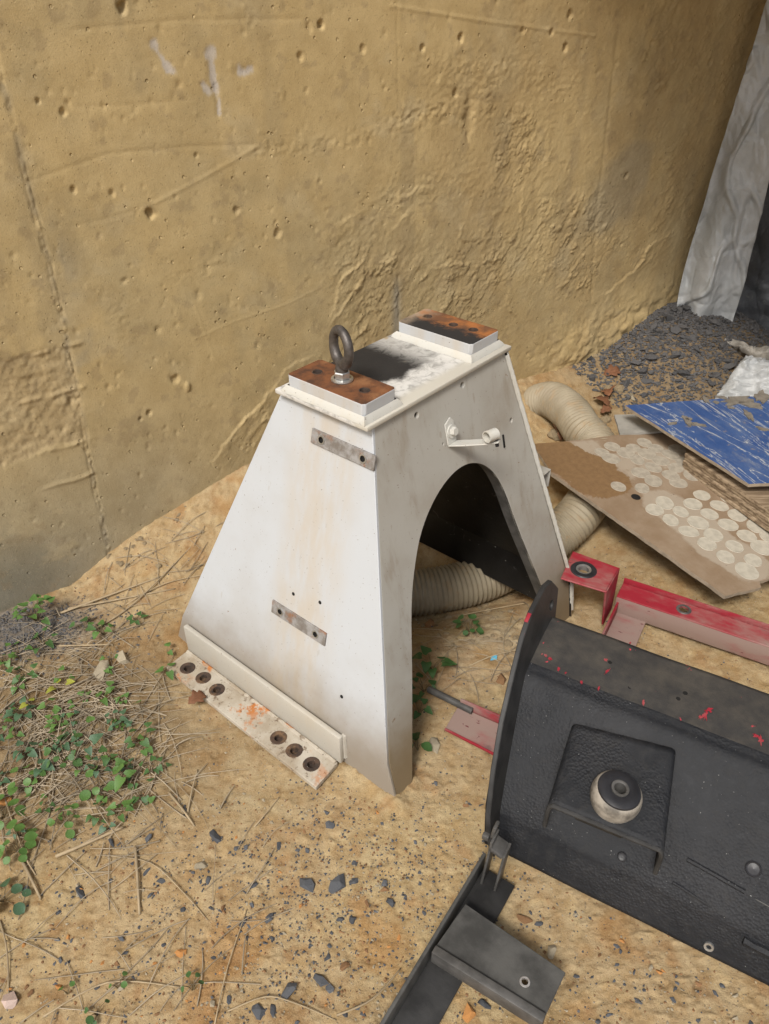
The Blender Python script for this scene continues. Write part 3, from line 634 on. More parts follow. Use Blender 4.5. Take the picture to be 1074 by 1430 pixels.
# pads with bolt holes on top
def lp(px, py, z): p = at(px, py, z); return float((p-STAND_O)@sX), float((p-STAND_O)@sY)
def pad(x0, x1, y0, y1, holes, mats, labs):
    z1 = .846; t = empty('pad', (0, 0, 0)); t.parent = st
    hl = [circ(hx, hy, .0085, 14) for hx, hy in holes]
    ch = .006
    bm = plate([(x0+ch, y0), (x1-ch, y0), (x1, y0+ch), (x1, y1-ch), (x1-ch, y1), (x0+ch, y1), (x0, y1-ch), (x0, y0+ch)], hl, -.034, lambda x, y, d: (x, y, z1+d), mtop=1, mside=0)
    p = from_bm('mounting_pad', bm, mats, st); bevel_mod(p, .0018)
    bpy.data.objects.remove(t)
    bm = bmesh.new(); w0 = .0095
    ring = []
    for off, zz in ((w0, .8092), (w0*.75, .816), (.0005, .823)):
        n = 14; row = []
        cs = [(x0-off, y0-off), (x1+off, y0-off), (x1+off, y1+off), (x0-off, y1+off)]
        for (a, b) in zip(cs, cs[1:]+cs[:1]):
            for k in range(n):
                t_ = k/n; j = random.uniform(-1, 1)*.0009 if off > .001 else 0
                row.append(bm.verts.new((a[0]+(b[0]-a[0])*t_+j, a[1]+(b[1]-a[1])*t_+j, zz+j*.4)))
        ring.append(row)
    for a, b in zip(ring[:-1], ring[1:]):
        for k in range(len(a)): bm.faces.new((a[k], a[(k+1) % len(a)], b[(k+1) % len(a)], b[k]))
    from_bm('weld_bead', bm, 'paint_weld', p)
    for hx, hy in holes:
        bm = bmesh.new(); lathe(bm, [(.0001, -.012), (.0078, -.012), (.0082, -.001), (.0092, .0008), (.0105, .0009), (.0112, -.0002)], (hx, hy, z1), (0, 0, 1), 18)
        from_bm('threaded_hole', bm, ['hole_rust'], p)
    p['label'] = labs; return p
B0 = lp(478, 531, .846)
pad(.146, .240, .206, .408, [lp(443, 519.5, .846), lp(509, 545, .846)], ['paint_white', 'rust_pad'], 'rusty pad carrying the eye bolt')
pad(.496, .603, .213, .416, [lp(633, 453.5, .846), lp(661, 460.5, .846), lp(597, 442, .846)], ['paint_white', 'rust_pad_sooty'], 'rusty pad with black soot')
# eye bolt
bm = bmesh.new(); bx_, by_ = B0[0], B0[1]; zt = .847
eb = from_bm('eye_bolt', (lambda b: (lathe(b, [(.0001, .018), (.0125, .018), (.0130, .024), (.0115, .030), (.0115, .036), (.0001, .040)], (bx_, by_, zt), (0, 0, 1), 20), b)[1])(bm), 'forged', st)
bm = bmesh.new(); R0, r0, n1, n2 = .0285, .0095, 40, 12; V = []
for i in range(n1):
    a = 2*math.pi*i/n1; low = max(0, -math.sin(a)); r = r0*(1+.18*low)
    row = []
    for j in range(n2):
        ox, oy = r*.95*math.sin(2*math.pi*j/n2), (R0+r*math.cos(2*math.pi*j/n2))*math.cos(a); row.append(bm.verts.new((bx_+ox*.956+oy*.292, by_+oy*.956-ox*.292, zt+.034+.0325+(R0*1.16+r*math.cos(2*math.pi*j/n2))*math.sin(a))))
    V.append(row)
for i in range(n1):
    for j in range(n2): bm.faces.new((V[i][j], V[(i+1) % n1][j], V[(i+1) % n1][(j+1) % n2], V[i][(j+1) % n2]))
from_bm('ring', bm, 'forged', eb)
def hexnut(bm, o, axis, af, h, hole=0.0):
    x, y, a = frame_of(axis); o = Vector(o); R = af/math.sqrt(3)
    def rg(r, hh, n=6, ph=.3): return [bm.verts.new(o+a*hh+x*(r*math.cos(2*math.pi*k/n+ph))+y*(r*math.sin(2*math.pi*k/n+ph))) for k in range(n)]
    A, B_, C_ = rg(R, 0), rg(R, h*.85), rg(R*.9, h)
    for p, q in ((A, B_), (B_, C_)):
        for k in range(6): bm.faces.new((p[k], p[(k+1) % 6], q[(k+1) % 6], q[k]))
    bm.faces.new(C_); bm.faces.new(A[::-1])
bm = bmesh.new(); hexnut(bm, (bx_, by_, zt+.004), (0, 0, 1), .028, .015); lathe(bm, [(.0001, 0), (.0215, 0), (.022, .002), (.0215, .004), (.016, .0055)], (bx_, by_, zt), (0, 0, 1), 24); from_bm('nut', bm, 'zinc', eb, angle=25)
# rusty strips on the side plate
LN = np.array([-.69, 0, .153]); LN = LN/np.linalg.norm(LN)   # outward normal (local)
def Lpt(px, py):
    nw = sX*LN[0]+np.array([0, 0, 1])*LN[2]; p0 = STAND_O+sX*.006+np.array([0, 0, .13]); p = onplane(px, py, nw, p0); return float((p-STAND_O)@sY), float(p[2])
def strip(pc, half, hh, tilt, lab):
    y0, z0 = Lpt(*pc); up = Vector((LN[2], 0, -LN[0])); up = up if up.z > 0 else -up; ey = Vector((0, 1, 0)); n = Vector(LN)
    ex = (ey*math.cos(tilt)+up*math.sin(tilt)); eu = (up*math.cos(tilt)-ey*math.sin(tilt))
    base = Vector((.006+(z0-.13)*.154/.668, y0, z0)); fn = lambda x, y, d: tuple(base+ex*x+eu*y+n*(.0045-d))
    hs2 = [circ(half*.66, 0, .0068, 12), circ(-half*.66, 0, .0068, 12)]
    p = from_bm('bracket_strip', plate([(-half, -hh), (half, -hh), (half, hh), (-half, hh)], hs2, .0055, fn), 'rust_bar', st); bevel_mod(p, .0008); p['label'] = lab
    for sgn in (1, -1):
        bm = bmesh.new(); lathe(bm, [(.0001, -.0030), (.0062, -.0028), (.0064, .0022), (.0092, .0024), (.0100, -.0002)], base+ex*(sgn*half*.66)+n*.0042, n, 16); bc_ = from_bm('bolt_collar', bm, ['zinc', 'void'], p)
        for f in bc_.data.polygons: f.material_index = 1 if f.index < 32 else 0
strip((477, 628), .083, .0155, 0.0, 'rusty upper bracket strip'); strip((417, 869), .084, .0165, 0.0, 'rusty lower bracket strip')
for q in ((409, 830), (446, 842), (477, 973)):
    y0, z0 = Lpt(*q); bm = bmesh.new(); lathe(bm, [(.0001, .0008), (.0042, .0008), (.0046, 0)], Vector((.006+(z0-.13)*.154/.668, y0, z0)), Vector(LN), 12); from_bm('drilled_hole', bm, 'void', st)
# foot angle with six bolt holes
fz = .020
ft = empty('x', (0, 0, 0)); bpy.data.objects.remove(ft)
fh = [lp(262, 933, fz), lp(284, 946.5, fz), lp(303, 963, fz), lp(389, 1030, fz), lp(411, 1048, fz), lp(435, 1067, fz)]
foot = from_bm('foot_plate', plate([(-.096, .150), (-.018, .157), (-.018, .700), (-.092, .694)], [circ(hx, hy, .0105, 16) for hx, hy in fh], -.013, lambda x, y, d: (x, y, fz+d)), 'paint_foot', st); bevel_mod(foot, .0015)
for hx, hy in fh:
    bm = bmesh.new(); lathe(bm, [(.0001, -.0122), (.0096, -.0120), (.0099, -.0005), (.0130, .0006), (.0185, .0014), (.0205, -.0002)], (hx, hy, fz), (0, 0, 1), 18)
    from_bm('bolt_hole', bm, ['hole_rust'], foot)
bm = bmesh.new(); box(bm, (-.0100, .425, .063), (.014, .552, .088), bev=.004); o = from_bm('foot_web', bm, 'paint_weld', foot)
weld('weld_seam', (-.0215, .16, .022), (-.0215, .695, .022), .005, 'paint_foot', foot)
weld('weld_seam', (.0, .150, .03), (.0, .150, .105), .006, 'paint_weld', foot)
# strap with bolt and curled clip on the arch plate
xb, zb = hz(628, 602); yb = zb*sl
n = Vector((0, -1, sl)).normalized(); eu = Vector((0, sl, 1)).normalized()
strap = from_bm('strap', plate([(-.016, -.026), (.014, -.026), (.014, .02), (.004, .03), (-.016, .02)], [], .003, lambda x, y, d: tuple(Vector((xb+x, yb, zb))+eu*y+n*(.0040-d))), 'paint_weld', st); bevel_mod(strap, .0008)
p0 = Vector((xb, yb, zb))-eu*.026
fn = lambda x, y, d: tuple(p0+Vector((x, 0, 0))+n*(.002+y)+eu*(-d))
o = from_bm('arm', plate([(-.016, 0), (.014, 0), (.026, .03), (.046, .078), (.046, .092), (.030, .096), (.016, .078), (-.006, .03)], [], .003, fn), 'paint_weld', strap); bevel_mod(o, .0008)
bm = bmesh.new(); lathe(bm, [(.0001, .0), (.015, 0), (.015, .003), (.0001, .003)], Vector((xb+.001, yb, zb))+n*.0042, n, 22); hexnut(bm, Vector((xb+.001, yb, zb))+n*.007, n, .017, .009); from_bm('bolt', bm, 'paint_weld', strap, angle=25)
nwd = sX*n.x+sY*n.y+np.array([0, 0, 1])*n.z; pcw = onplane(686, 608, nwd, STAND_O+nwd*.088)-STAND_O; pc = Vector((float(pcw@sX), float(pcw@sY), float(pcw[2]))); ax = Vector((1, -.25, .0)).normalized()
bm = bmesh.new(); lathe(bm, [(.0125, -.013), (.0125, .013), (.0105, .013), (.0105, -.013), (.0125, -.013)], pc, ax, 20); from_bm('clip', bm, 'paint_weld', strap)
bm = bmesh.new(); q = p0+Vector((.038, 0, 0))+n*.088; tube(bm, [q+eu*.004, q-eu*.014], .004, 8); from_bm('plug', bm, 'rubber', strap)
bm = bmesh.new(); cx, cz = hz(703, 616); box(bm, tuple(Vector((cx, cz*sl, cz))+n*.001), (.005, .0035, .032), Matrix.Rotation(-.24, 3, 'X'), .001); from_bm('slot', bm, 'void', st)
# small angle tab on the far side
pt = onplane(760, 668, sX, STAND_O+sX*.735); tl = Vector(((pt-STAND_O)@sX, (pt-STAND_O)@sY, pt[2]))
bm = bmesh.new(); box(bm, (tl.x-.005, tl.y+.03, tl.z+.010), (.075, .06, .004)); box(bm, (tl.x+.031, tl.y+.03, tl.z-.016), (.004, .06, .05)); from_bm('angle_tab', bm, 'paint_arch', st)

# ================================================================== MACHINE FRAME (black beam, red rear bar)
FA = math.radians(-29.7); FO = np.array([0.222, 0.864, 0.0])
fU = np.array([math.cos(FA), math.sin(FA), 0]); fV = np.array([-fU[1], fU[0], 0])
fr = empty('machine_frame', FO, FA); tag(fr, 'black and red steel machine subframe lying on the ground', 'machine frame')
def fl(px, py, z): p = at(px, py, z); return Vector((float((p-FO)@fU), float((p-FO)@fV), z))
LEAN = 0.215
def fend(px, py, du=0.0):            # picture point on the leaning end plate plane x = du - LEAN*z
    n = fU+np.array([0, 0, 1])*LEAN; p = onplane(px, py, n, FO+fU*du); return Vector((float((p-FO)@fU), float((p-FO)@fV), float(p[2])))
r_ = fend(772, 870); key = [(p.y, p.z) for p in [fend(*q) for q in ((772, 870), (748, 905), (731, 945), (697, 1130), (695, 1187))]]
lip = Vector((0, key[-1][0], key[-1][1])); key[0] = (key[0][0], key[1][1]+.006); prof = [key[0]]
for p_, c__, n_ in zip(key[:-2], key[1:-1], key[2:]):       # straight faces, tight bends
    c0, p1, n1_ = np.array(c__), np.array(p_), np.array(n_)
    for q_ in (p1, n1_): prof.append(tuple(c0+(q_-c0)*min(.026/np.linalg.norm(q_-c0), .42)))
prof.append(key[-1])
if DEBUG: print('profile', [(round(a, 3), round(b, 3)) for a, b in prof], file=open('/tmp/dbg.txt', 'w'))
def beam():
    # swept profile, rounded creases, 8 mm plate
    P2 = [np.array(p) for p in prof]; path = []
    cm = catmull(P2, 6); N = len(cm); X = np.concatenate([np.linspace(-.03, 1.2, 110)])
    bm = bmesh.new(); rows = []
    holes = []
    for x in X:
        row = []
        for (v, z) in cm:
            xx = x-LEAN*z*max(0, 1-(x+.03)/.25); j = .0012*math.sin(xx*23+v*31)*math.sin(xx*7.3-z*19)
            row.append(bm.verts.new((xx, v, z+j)))
        rows.append(row)
    for i in range(len(X)-1):
        for k in range(N-1):
            f = bm.faces.new((rows[i][k], rows[i+1][k], rows[i+1][k+1], rows[i][k+1])); f.material_index = 1 if k < 15 else 0
    o = from_bm('beam', bm, ['underseal', 'scraped'], fr, angle=80)
    # face towards the camera
    m = o.modifiers.new('solid', 'SOLIDIFY'); m.thickness = .009; m.offset = -1
    return o
bmo = beam()
me = bmo.data
nn = me.polygons[len(me.polygons)//2].normal
if nn.z < 0: me.flip_normals()
# end plate: rounded ear above the beam, straight front edge
E_ = [fend(*q, -.0) for q in ((779, 821), (770, 811), (761, 819), (742, 856), (730, 892), (719, 936), (702, 1009), (690, 1080), (683, 1140))]
poly = [(p.y, p.z) for p in E_]
ly = min(p.y for p in E_)
poly = [(r_.y+.012, .03), (r_.y+.012, r_.z), (poly[0][0], poly[0][1])]+poly[1:]+[(poly[-1][0]-.01, .08), (poly[-1][0]-.01, .012), (lip.y+.03, .012)]
eh = fend(769, 845); endp = from_bm('end_plate', plate(poly, [circ(eh.y, eh.z, .011, 16)], .011, lambda v, z, d: (-LEAN*z-d+.002, v, z)), ['black_steel'], fr); bevel_mod(endp, .002)
# paint worn through along the edge of the plate
for (a, b) in (((742, 856), (737, 870)), ((733, 884), (731, 893)), ((725, 915), (723, 924))):
    p, q = fend(*a), fend(*b); bm = bmesh.new(); d = (q-p)
    mid = (p+q)/2; box(bm, (mid.x-.0035, mid.y-.0008, mid.z), (.008, .0022, d.length*.9), Matrix.Rotation(math.atan2(-(q.y-p.y), q.z-p.z), 3, 'X'), .0006); from_bm('worn_patch', bm, 'red_paint', endp)
# hat bracket with rubber bush. Local plane parallel to the web
wa, wb2 = np.array(prof[4]), np.array(prof[5]); wd_ = (wb2-wa)/np.linalg.norm(wb2-wa); wn = np.array([wd_[1], -wd_[0]]); wn = wn if wn[1] > 0 else -wn
def wface(px, py, off):
    nw = fV*wn[0]+np.array([0, 0, 1])*wn[1]; p0 = FO+fV*(wa[0]+wn[0]*off)+np.array([0, 0, wa[1]+wn[1]*off])
    p = onplane(px, py, nw, p0); return Vector((float((p-FO)@fU), float((p-FO)@fV), float(p[2])))
OFF = .088
tl_, tr_, br_, bl_ = wface(806, 1012, .006), wface(938, 1045, .006), wface(921, 1187, OFF), wface(772, 1125, OFF)
hn = ((tr_-tl_).cross(bl_-tl_)).normalized(); hn = hn if hn.z > 0 else -hn
def hat():
    bm = bmesh.new(); n1, n2 = 14, 14; G = []
    for j in range(n2+1):
        row = []; t = j/n2; a = tl_.lerp(bl_, t); b = tr_.lerp(br_, t)
        ex = (b-a).normalized(); drop = .012+.048*t
        prof_ = [(-.006, -drop), (-.006, -.010), (-.0045, -.004), (0.0, -.0008)]; dn = Vector((0, -.12, -1))
        for (dx, dz) in prof_: row.append(a+ex*dx-dn*dz)
        for i in range(1, n1): row.append(a.lerp(b, i/n1)+hn*(.0012*math.sin(i*1.9+j)))
        for (dx, dz) in reversed(prof_): row.append(b-ex*dx-dn*dz)
        G.append([bm.verts.new(p) for p in row])
    for r0, r1 in zip(G[:-1], G[1:]):
        for k in range(len(r0)-1): bm.faces.new((r0[k], r0[k+1], r1[k+1], r1[k]))
    o = from_bm('bush_bracket', bm, 'underseal', fr, angle=70); m = o.modifiers.new('solid', 'SOLIDIFY'); m.thickness = .007; m.offset = 0
    return o
hb = hat()
bm = bmesh.new(); ex = (br_-bl_).normalized(); dn = Vector((0, -.12, -1)); path = [bl_-ex*.006+dn*.060, bl_-ex*.006+dn*.012, bl_-ex*.003+dn*.003]+[bl_.lerp(br_, k/8) for k in range(9)]+[br_+ex*.003+dn*.003, br_+ex*.006+dn*.012, br_+ex*.006+dn*.060]
tube(bm, path, .0048, 8); from_bm('front_lip', bm, 'black_steel', hb)
nw = np.array([0, 0, 0]); bc = onplane(858, 1116, fU*hn.x+fV*hn.y+np.array([0, 0, 1])*hn.z, FO+fU*tl_.x+fV*tl_.y+np.array([0, 0, tl_.z]))
bc = Vector((float((bc-FO)@fU), float((bc-FO)@fV), float(bc[2])))
bax = (hn+Vector((.22, .22, .30))).normalized()
bm = bmesh.new(); lathe(bm, [(0.0419, -0.0120), (0.0464, 0.0024), (0.0470, 0.0144), (0.0451, 0.0252), (0.0413, 0.0324), (0.0368, 0.0354)], bc, bax, 40); bush = from_bm('bush_rim', bm, 'bush_rim', fr)
bm = bmesh.new(); lathe(bm, [(0.0404, 0.0318), (0.0387, 0.0366), (0.0318, 0.0402), (0.0229, 0.0408), (0.0171, 0.0396), (0.0159, 0.0378)], bc, bax, 40); from_bm('rubber_face', bm, 'rubber', bush)
bm = bmesh.new(); lathe(bm, [(0.0165, 0.0372), (0.0163, 0.0420), (0.0137, 0.0422), (0.0112, 0.0408), (0.0108, 0.0120), (0.0001, 0.0120)], bc, bax, 24); from_bm('inner_sleeve', bm, 'grey_steel', bush)
# a stiffener under the bracket's lower edge
bm = bmesh.new(); a = bl_.lerp(br_, .22)-hn*.010; b = bl_.lerp(br_, .66)-hn*.010; ex = (b-a).normalized(); ey = hn.cross(ex)
box(bm, (a+b)/2, ((b-a).length, .006, .012), Matrix((ex, ey, hn)).transposed(), .001); from_bm('stiffener', bm, 'black_steel', hb)
def onbeam(px, py):                  # nearest hit on the beam surface along the sight line
    best = None
    for (a, b) in zip(prof[:-1], prof[1:]):
        d = np.array(b)-np.array(a); n2 = np.array([-d[1], d[0]]); n2 /= np.linalg.norm(n2); n2 = n2 if n2[1] > 0 else -n2
        nw = fV*n2[0]+np.array([0, 0, 1])*n2[1]; p = onplane(px, py, nw, FO+fV*a[0]+np.array([0, 0, a[1]]))
        v, z = float((p-FO)@fV), float(p[2]); t = ((v-a[0])*d[0]+(z-a[1])*d[1])/(d@d)
        if -.05 <= t <= 1.05: return Vector((float((p-FO)@fU), v, z)), Vector((0, n2[0], n2[1]))
    return None, None
def ondisc(name, px, py, prof_, mats, n=22, par=None):
    p, nv = onbeam(px, py)
    if p is None: print('miss', name, px, py); return
    bm = bmesh.new(); lathe(bm, prof_, p, nv, n); return from_bm(name, bm, mats, par or bmo)
ondisc('rubber_plug', 1052, 1213, [(.014, 0), (.014, .003), (.0125, .0045), (.010, .003), (.007, .0035), (.0001, .0045)], 'rubber')
ondisc('rubber_plug', 869, 1196, [(.009, 0), (.009, .003), (.0075, .004), (.005, .003), (.0001, .0035)], 'rubber')
ondisc('washer', 990, 1321, [(.0045, .0015), (.0045, .0040), (.0085, .0042), (.0092, .002), (.0092, 0)], 'zinc')
for q in ((957-105+0, 925), (957, 968), (947, 976), (880, 960)): ondisc('drilled_hole', *q, [(.0001, .0008), (.0045, .0008), (.005, 0)], 'void', 12)
# red paint showing through knocks in the black coat
def chip(px, py, rx, ry, rot):
    p, nv = onbeam(px, py)
    if p is None: return
    x, y, a = frame_of(nv); bm = bmesh.new(); n = 19; vs = []
    for k in range(n):
        t = 2*math.pi*k/n; r = random.uniform(.3, 1.15); dx, dy = rx*r*math.cos(t), ry*r*math.sin(t)
        vs.append(bm.verts.new(p+x*(dx*math.cos(rot)-dy*math.sin(rot))+y*(dx*math.sin(rot)+dy*math.cos(rot))+nv*.0022))
    bm.faces.new(vs); r = bmesh.ops.extrude_face_region(bm, geom=bm.faces[:]); bmesh.ops.translate(bm, verts=[v for v in r['geom'] if isinstance(v, bmesh.types.BMVert)], vec=-nv*.003)
    from_bm('paint_chip', bm, 'red_paint', bmo)
for q in ((762, 916, .005, .004, 0), (768, 920, .007, .005, .4), (757, 914, .003, .002, 0), (848, 938, .010, .003, -.3), (880, 898, .004, .002, 0), (846, 922, .005, .004, 0), (898, 982, .008, .003, .2), (985, 1000, .013, .006, .1), (990, 992, .005, .010, .6), (978, 1002, .006, .004, 0), (1062, 1034, .013, .005, .3), (1055, 1028, .005, .006, 0), (780, 935, .007, .003, .2), (790, 940, .004, .002, 0), (812, 953, .006, .003, .1), (836, 962, .006, .002, 0)): chip(*q)
# weld seam with silver beads and a rib at the right
for (px0, py0), (px1, py1), r, mt, nm in (((960, 1200), (1040, 1245), .0045, 'underseal', 'weld_seam'), ((1056, 1256), (1078, 1268), .0012, 'worn_steel', 'weld_seam'), ((940, 1232), (990, 1264), .003, 'underseal', 'weld_seam'), ((1038, 1312), (1120, 1356), .009, 'underseal', 'rib')):
    a, nv = onbeam(px0, py0); b, _ = onbeam(px1, py1)
    if a is not None and b is not None: weld(nm, a+nv*.001, b+nv*.001, r, mt, bmo)
# rear red bar (angle) and cross strip
zr = .085
A0, A1 = fl(871, 812, zr), fl(1074, 882, zr); vr = (A0.y+A1.y)/2
bar_w = (vr-fl(868, 838, zr).y)*.85
hx = fl(955, 851, zr)
bar = from_bm('rear_bar', plate([(A0.x, vr-bar_w), (1.25, vr-bar_w), (1.25, vr), (A0.x, vr)], [circ(hx.x, vr-bar_w*.45, .0125, 16)], -.006, lambda x, y, d: (x, y, zr+d)), ['red_faded'], fr); bevel_mod(bar, .002)
bm = bmesh.new(); box(bm, ((A0.x+1.25)/2, vr-bar_w+.003, zr-.032), (1.25-A0.x, .006, .058)); from_bm('flange', bm, 'red_dusty', bar)
bm = bmesh.new(); box(bm, ((A0.x+1.25)/2, vr+.003, zr+.004), (1.25-A0.x, .006, .022)); from_bm('flange', bm, 'red_paint', bar)
bm = bmesh.new(); lathe(bm, [(.0127, -.006), (.0127, .0015), (.0185, .0018), (.020, 0)], (hx.x, vr-bar_w*.45, zr), (0, 0, 1), 20); from_bm('bolt_hole', bm, 'grey_steel', bar)
zs = .025
bm = bmesh.new(); x0 = fl(845, 890, zs).x; x1 = fl(905, 862, zs).x
box(bm, ((x0+x1)/2, (vr-bar_w+prof[0][0])/2-.05, zs), (x1-x0, (vr-bar_w-prof[0][0])+.14, .006)); cs_ = from_bm('cross_strip', bm, 'red_dusty', fr)
bm = bmesh.new(); box(bm, (x0-.003, (vr-bar_w+prof[0][0])/2-.05, zs+.018), (.006, (vr-bar_w-prof[0][0])+.14, .042)); from_bm('flange', bm, 'red_paint', cs_)
# red tab bracket with the bushed hole
zt_ = .165
q0, q1, q2, q3 = fl(800, 769, zt_), fl(866, 793, zt_), fl(847, 827, zt_), fl(783, 807, zt_)
hc = fl(815, 796, zt_)
brk = from_bm('hole_bracket', plate([(p.x, p.y) for p in (q3, q2, q1, q0)], [circ(hc.x, hc.y, .019, 18)], -.006, lambda x, y, d: (x, y, zt_+d)), ['red_paint'], fr); bevel_mod(brk, .003, 3)
bm = bmesh.new(); lathe(bm, [(.0185, -.012), (.0185, .001), (.021, .0035), (.033, .0035), (.0355, .0005)], (hc.x, hc.y, zt_), (0, 0, 1), 28); from_bm('rubber_ring', bm, 'rubber', brk)
bm = bmesh.new(); lathe(bm, [(.0145, -.012), (.0145, .002), (.0205, .0037), (.0208, -.012)], (hc.x, hc.y, zt_), (0, 0, 1), 24); from_bm('sleeve', bm, 'galvanised', brk)
bm = bmesh.new(); d = (q1-q2); nb = Vector((d.y, -d.x, 0)).normalized()
vs = [bm.verts.new(p) for p in (q2, q1, Vector((q1.x+.004, q1.y-.005, zs)), Vector((q2.x+.006, q2.y+.03, zs)))]; bm.faces.new(vs)
rr = bmesh.ops.extrude_face_region(bm, geom=bm.faces[:]); bmesh.ops.translate(bm, verts=[v for v in rr['geom'] if isinstance(v, bmesh.types.BMVert)], vec=-nb*.006)
o = from_bm('web', bm, 'red_paint', brk); bevel_mod(o, .002)
# faded red tab on the left with a steel pin
zl = .022
t0, t1, t2, t3 = fl(640, 986, zl), fl(722, 1022, zl), fl(715, 1066, zl), fl(621, 1018, zl)
o = from_bm('red_tab', plate([(p.x, p.y) for p in (t3, t2, t1, t0)], [], -.005, lambda x, y, d: (x, y, zl+d)), ['red_dusty'], fr); bevel_mod(o, .001)
e0, e1 = fl(643, 981, zl+.012), fl(722, 1015, zl+.012); bm = bmesh.new(); box(bm, (e0+e1)/2, ((e1-e0).length, .005, .028), Matrix.Rotation(math.atan2((e1-e0).y, (e1-e0).x), 3, 'Z')); from_bm('flange', bm, 'red_paint', o)
e0, e1 = t3, t2; bm = bmesh.new(); box(bm, (e0+e1)/2, ((e1-e0).length, .004, .008), Matrix.Rotation(math.atan2((e1-e0).y, (e1-e0).x), 3, 'Z')); from_bm('flange', bm, 'red_paint', o)
p0_, p1_ = fl(598, 962, .028), fl(660, 993, .030); bm = bmesh.new(); tube(bm, [p0_, p0_.lerp(p1_, .03), p0_.lerp(p1_, .5), p1_], [.0075, .009, .009, .009], 12); from_bm('steel_pin', bm, 'grey_steel', o)
# side rail running towards the viewer, with tray plate and clip
rl = [fl(668, 1222, .012), fl(535, 1445, .012)]
def rail():
    a, b = rl; d = (b-a).normalized(); nrm = Vector((-d.y, d.x, 0)); nrm = nrm if nrm.x > 0 else -nrm
    bm = bmesh.new(); L = (b-a).length+.1; mid = a+d*(L/2-.02); R = Matrix((d, nrm, Vector((0, 0, 1)))).transposed()
    box(bm, (mid.x, mid.y, .036), (L, .007, .056), R, .0015); o = from_bm('side_rail', bm, 'worn_steel', fr)
    bm = bmesh.new(); m2 = mid+nrm*.036; box(bm, (m2.x, m2.y, .012), (L, .070, .005), R, .001); from_bm('rail_floor', bm, 'black_steel', o)
    return o
ro = rail()
zt2 = .058
T = [fl(650, 1262, zt2), fl(790, 1358, zt2), fl(762, 1418, zt2), fl(608, 1322, zt2)]
hh = fl(733, 1371, zt2)
tray = from_bm('tray_plate', plate([(p.x, p.y) for p in (T[3], T[2], T[1], T[0])], [circ(hh.x, hh.y, .006, 14)], -.005, lambda x, y, d: (x, y, zt2+d)), 'worn_steel', fr); bevel_mod(tray, .001)
bm = bmesh.new(); lathe(bm, [(.006, -.005), (.006, .001), (.0085, .0012), (.0095, 0)], (hh.x, hh.y, zt2), (0, 0, 1), 16); from_bm('bolt_hole', bm, 'rust_bar', tray)
bm = bmesh.new(); e0, e1 = T[3], T[2]; d = (e1-e0); box(bm, ((e0.x+e1.x)/2, (e0.y+e1.y)/2-.008, zt2-.010), (d.length, .016, .036), Matrix.Rotation(math.atan2(d.y, d.x), 3, 'Z'), .002); from_bm('tray_lip', bm, 'grey_steel', tray)
# open clip welded to the corner
bm = bmesh.new(); pc = fl(684, 1235, .02); dv = Vector((0, 1, 0))
for dx, zz, hh_ in ((-.012, .085, .16), (.016, .075, .13)): box(bm, (pc.x+dx, pc.y+.012, zz), (.005, .034, hh_), Matrix.Rotation(.06, 3, 'Y'), .0012)
box(bm, (pc.x+.003, pc.y+.012, .138), (.030, .034, .010), Matrix.Rotation(.35, 3, 'Y'), .002); box(bm, (pc.x-.011, pc.y+.020, .172), (.007, .020, .034), Matrix.Rotation(.1, 3, 'Y'), .002); box(bm, (pc.x-.024, pc.y+.012, .150), (.014, .012, .014), None, .003)
from_bm('corner_clip', bm, 'grey_steel', fr)

# ================================================================== DUCT HOSE
def hose():
    keys = [(744, 568, .045), (755, 561, .095), (774, 560, .13), (797, 577, .135), (814, 602, .125), (832, 622, .11), (838, 665, .085), (810, 716, .045), (765, 757, -.015), (700, 797, -.05), (640, 818, -.058), (575, 828, -.06), (500, 832, -.06), (440, 815, -.06)]
    P = [at(x, y, z) for x, y, z in keys]; C_ = catmull(P, 14)
    # resample evenly
    C_ = np.array(C_); L = np.concatenate([[0], np.cumsum(np.linalg.norm(np.diff(C_, axis=0), axis=1))]); n = int(L[-1]/.0029)
    t = np.linspace(0, L[-1], n); Q = np.stack([np.interp(t, L, C_[:, k]) for k in range(3)], 1)
    for k in range(12): Q[1:-1] = (Q[:-2]+Q[1:-1]*2+Q[2:])/4
    o0 = Q[0].copy(); root = empty('duct_hose', (o0[0], o0[1], 0)); tag(root, 'beige corrugated duct hose running behind and through the white stand', 'hose')
    Q = Q-np.array([o0[0], o0[1], 0])
    rad = [.069+.0038*math.sin(2*math.pi*tt/.0145)+.0012*float(fbm(np.array([tt*6]), np.array([0.3]), 2, 401)[0]) for tt in t]
    bm = bmesh.new(); tube(bm, [tuple(p) for p in Q], rad, 30, caps=False); o = from_bm('hose_skin', bm, 'hose', root, angle=180, recalc=True)
    m = o.modifiers.new('solid', 'SOLIDIFY'); m.thickness = .002; m.offset = -1
    bm = bmesh.new(); d = Vector(Q[0]-Q[4]).normalized(); lathe(bm, [(.067, -.012), (.0725, -.010), (.0735, .004), (.071, .006), (.066, .004), (.065, -.02)], Vector(Q[0]), d, 36); from_bm('cuff', bm, 'hose', root)
hose()
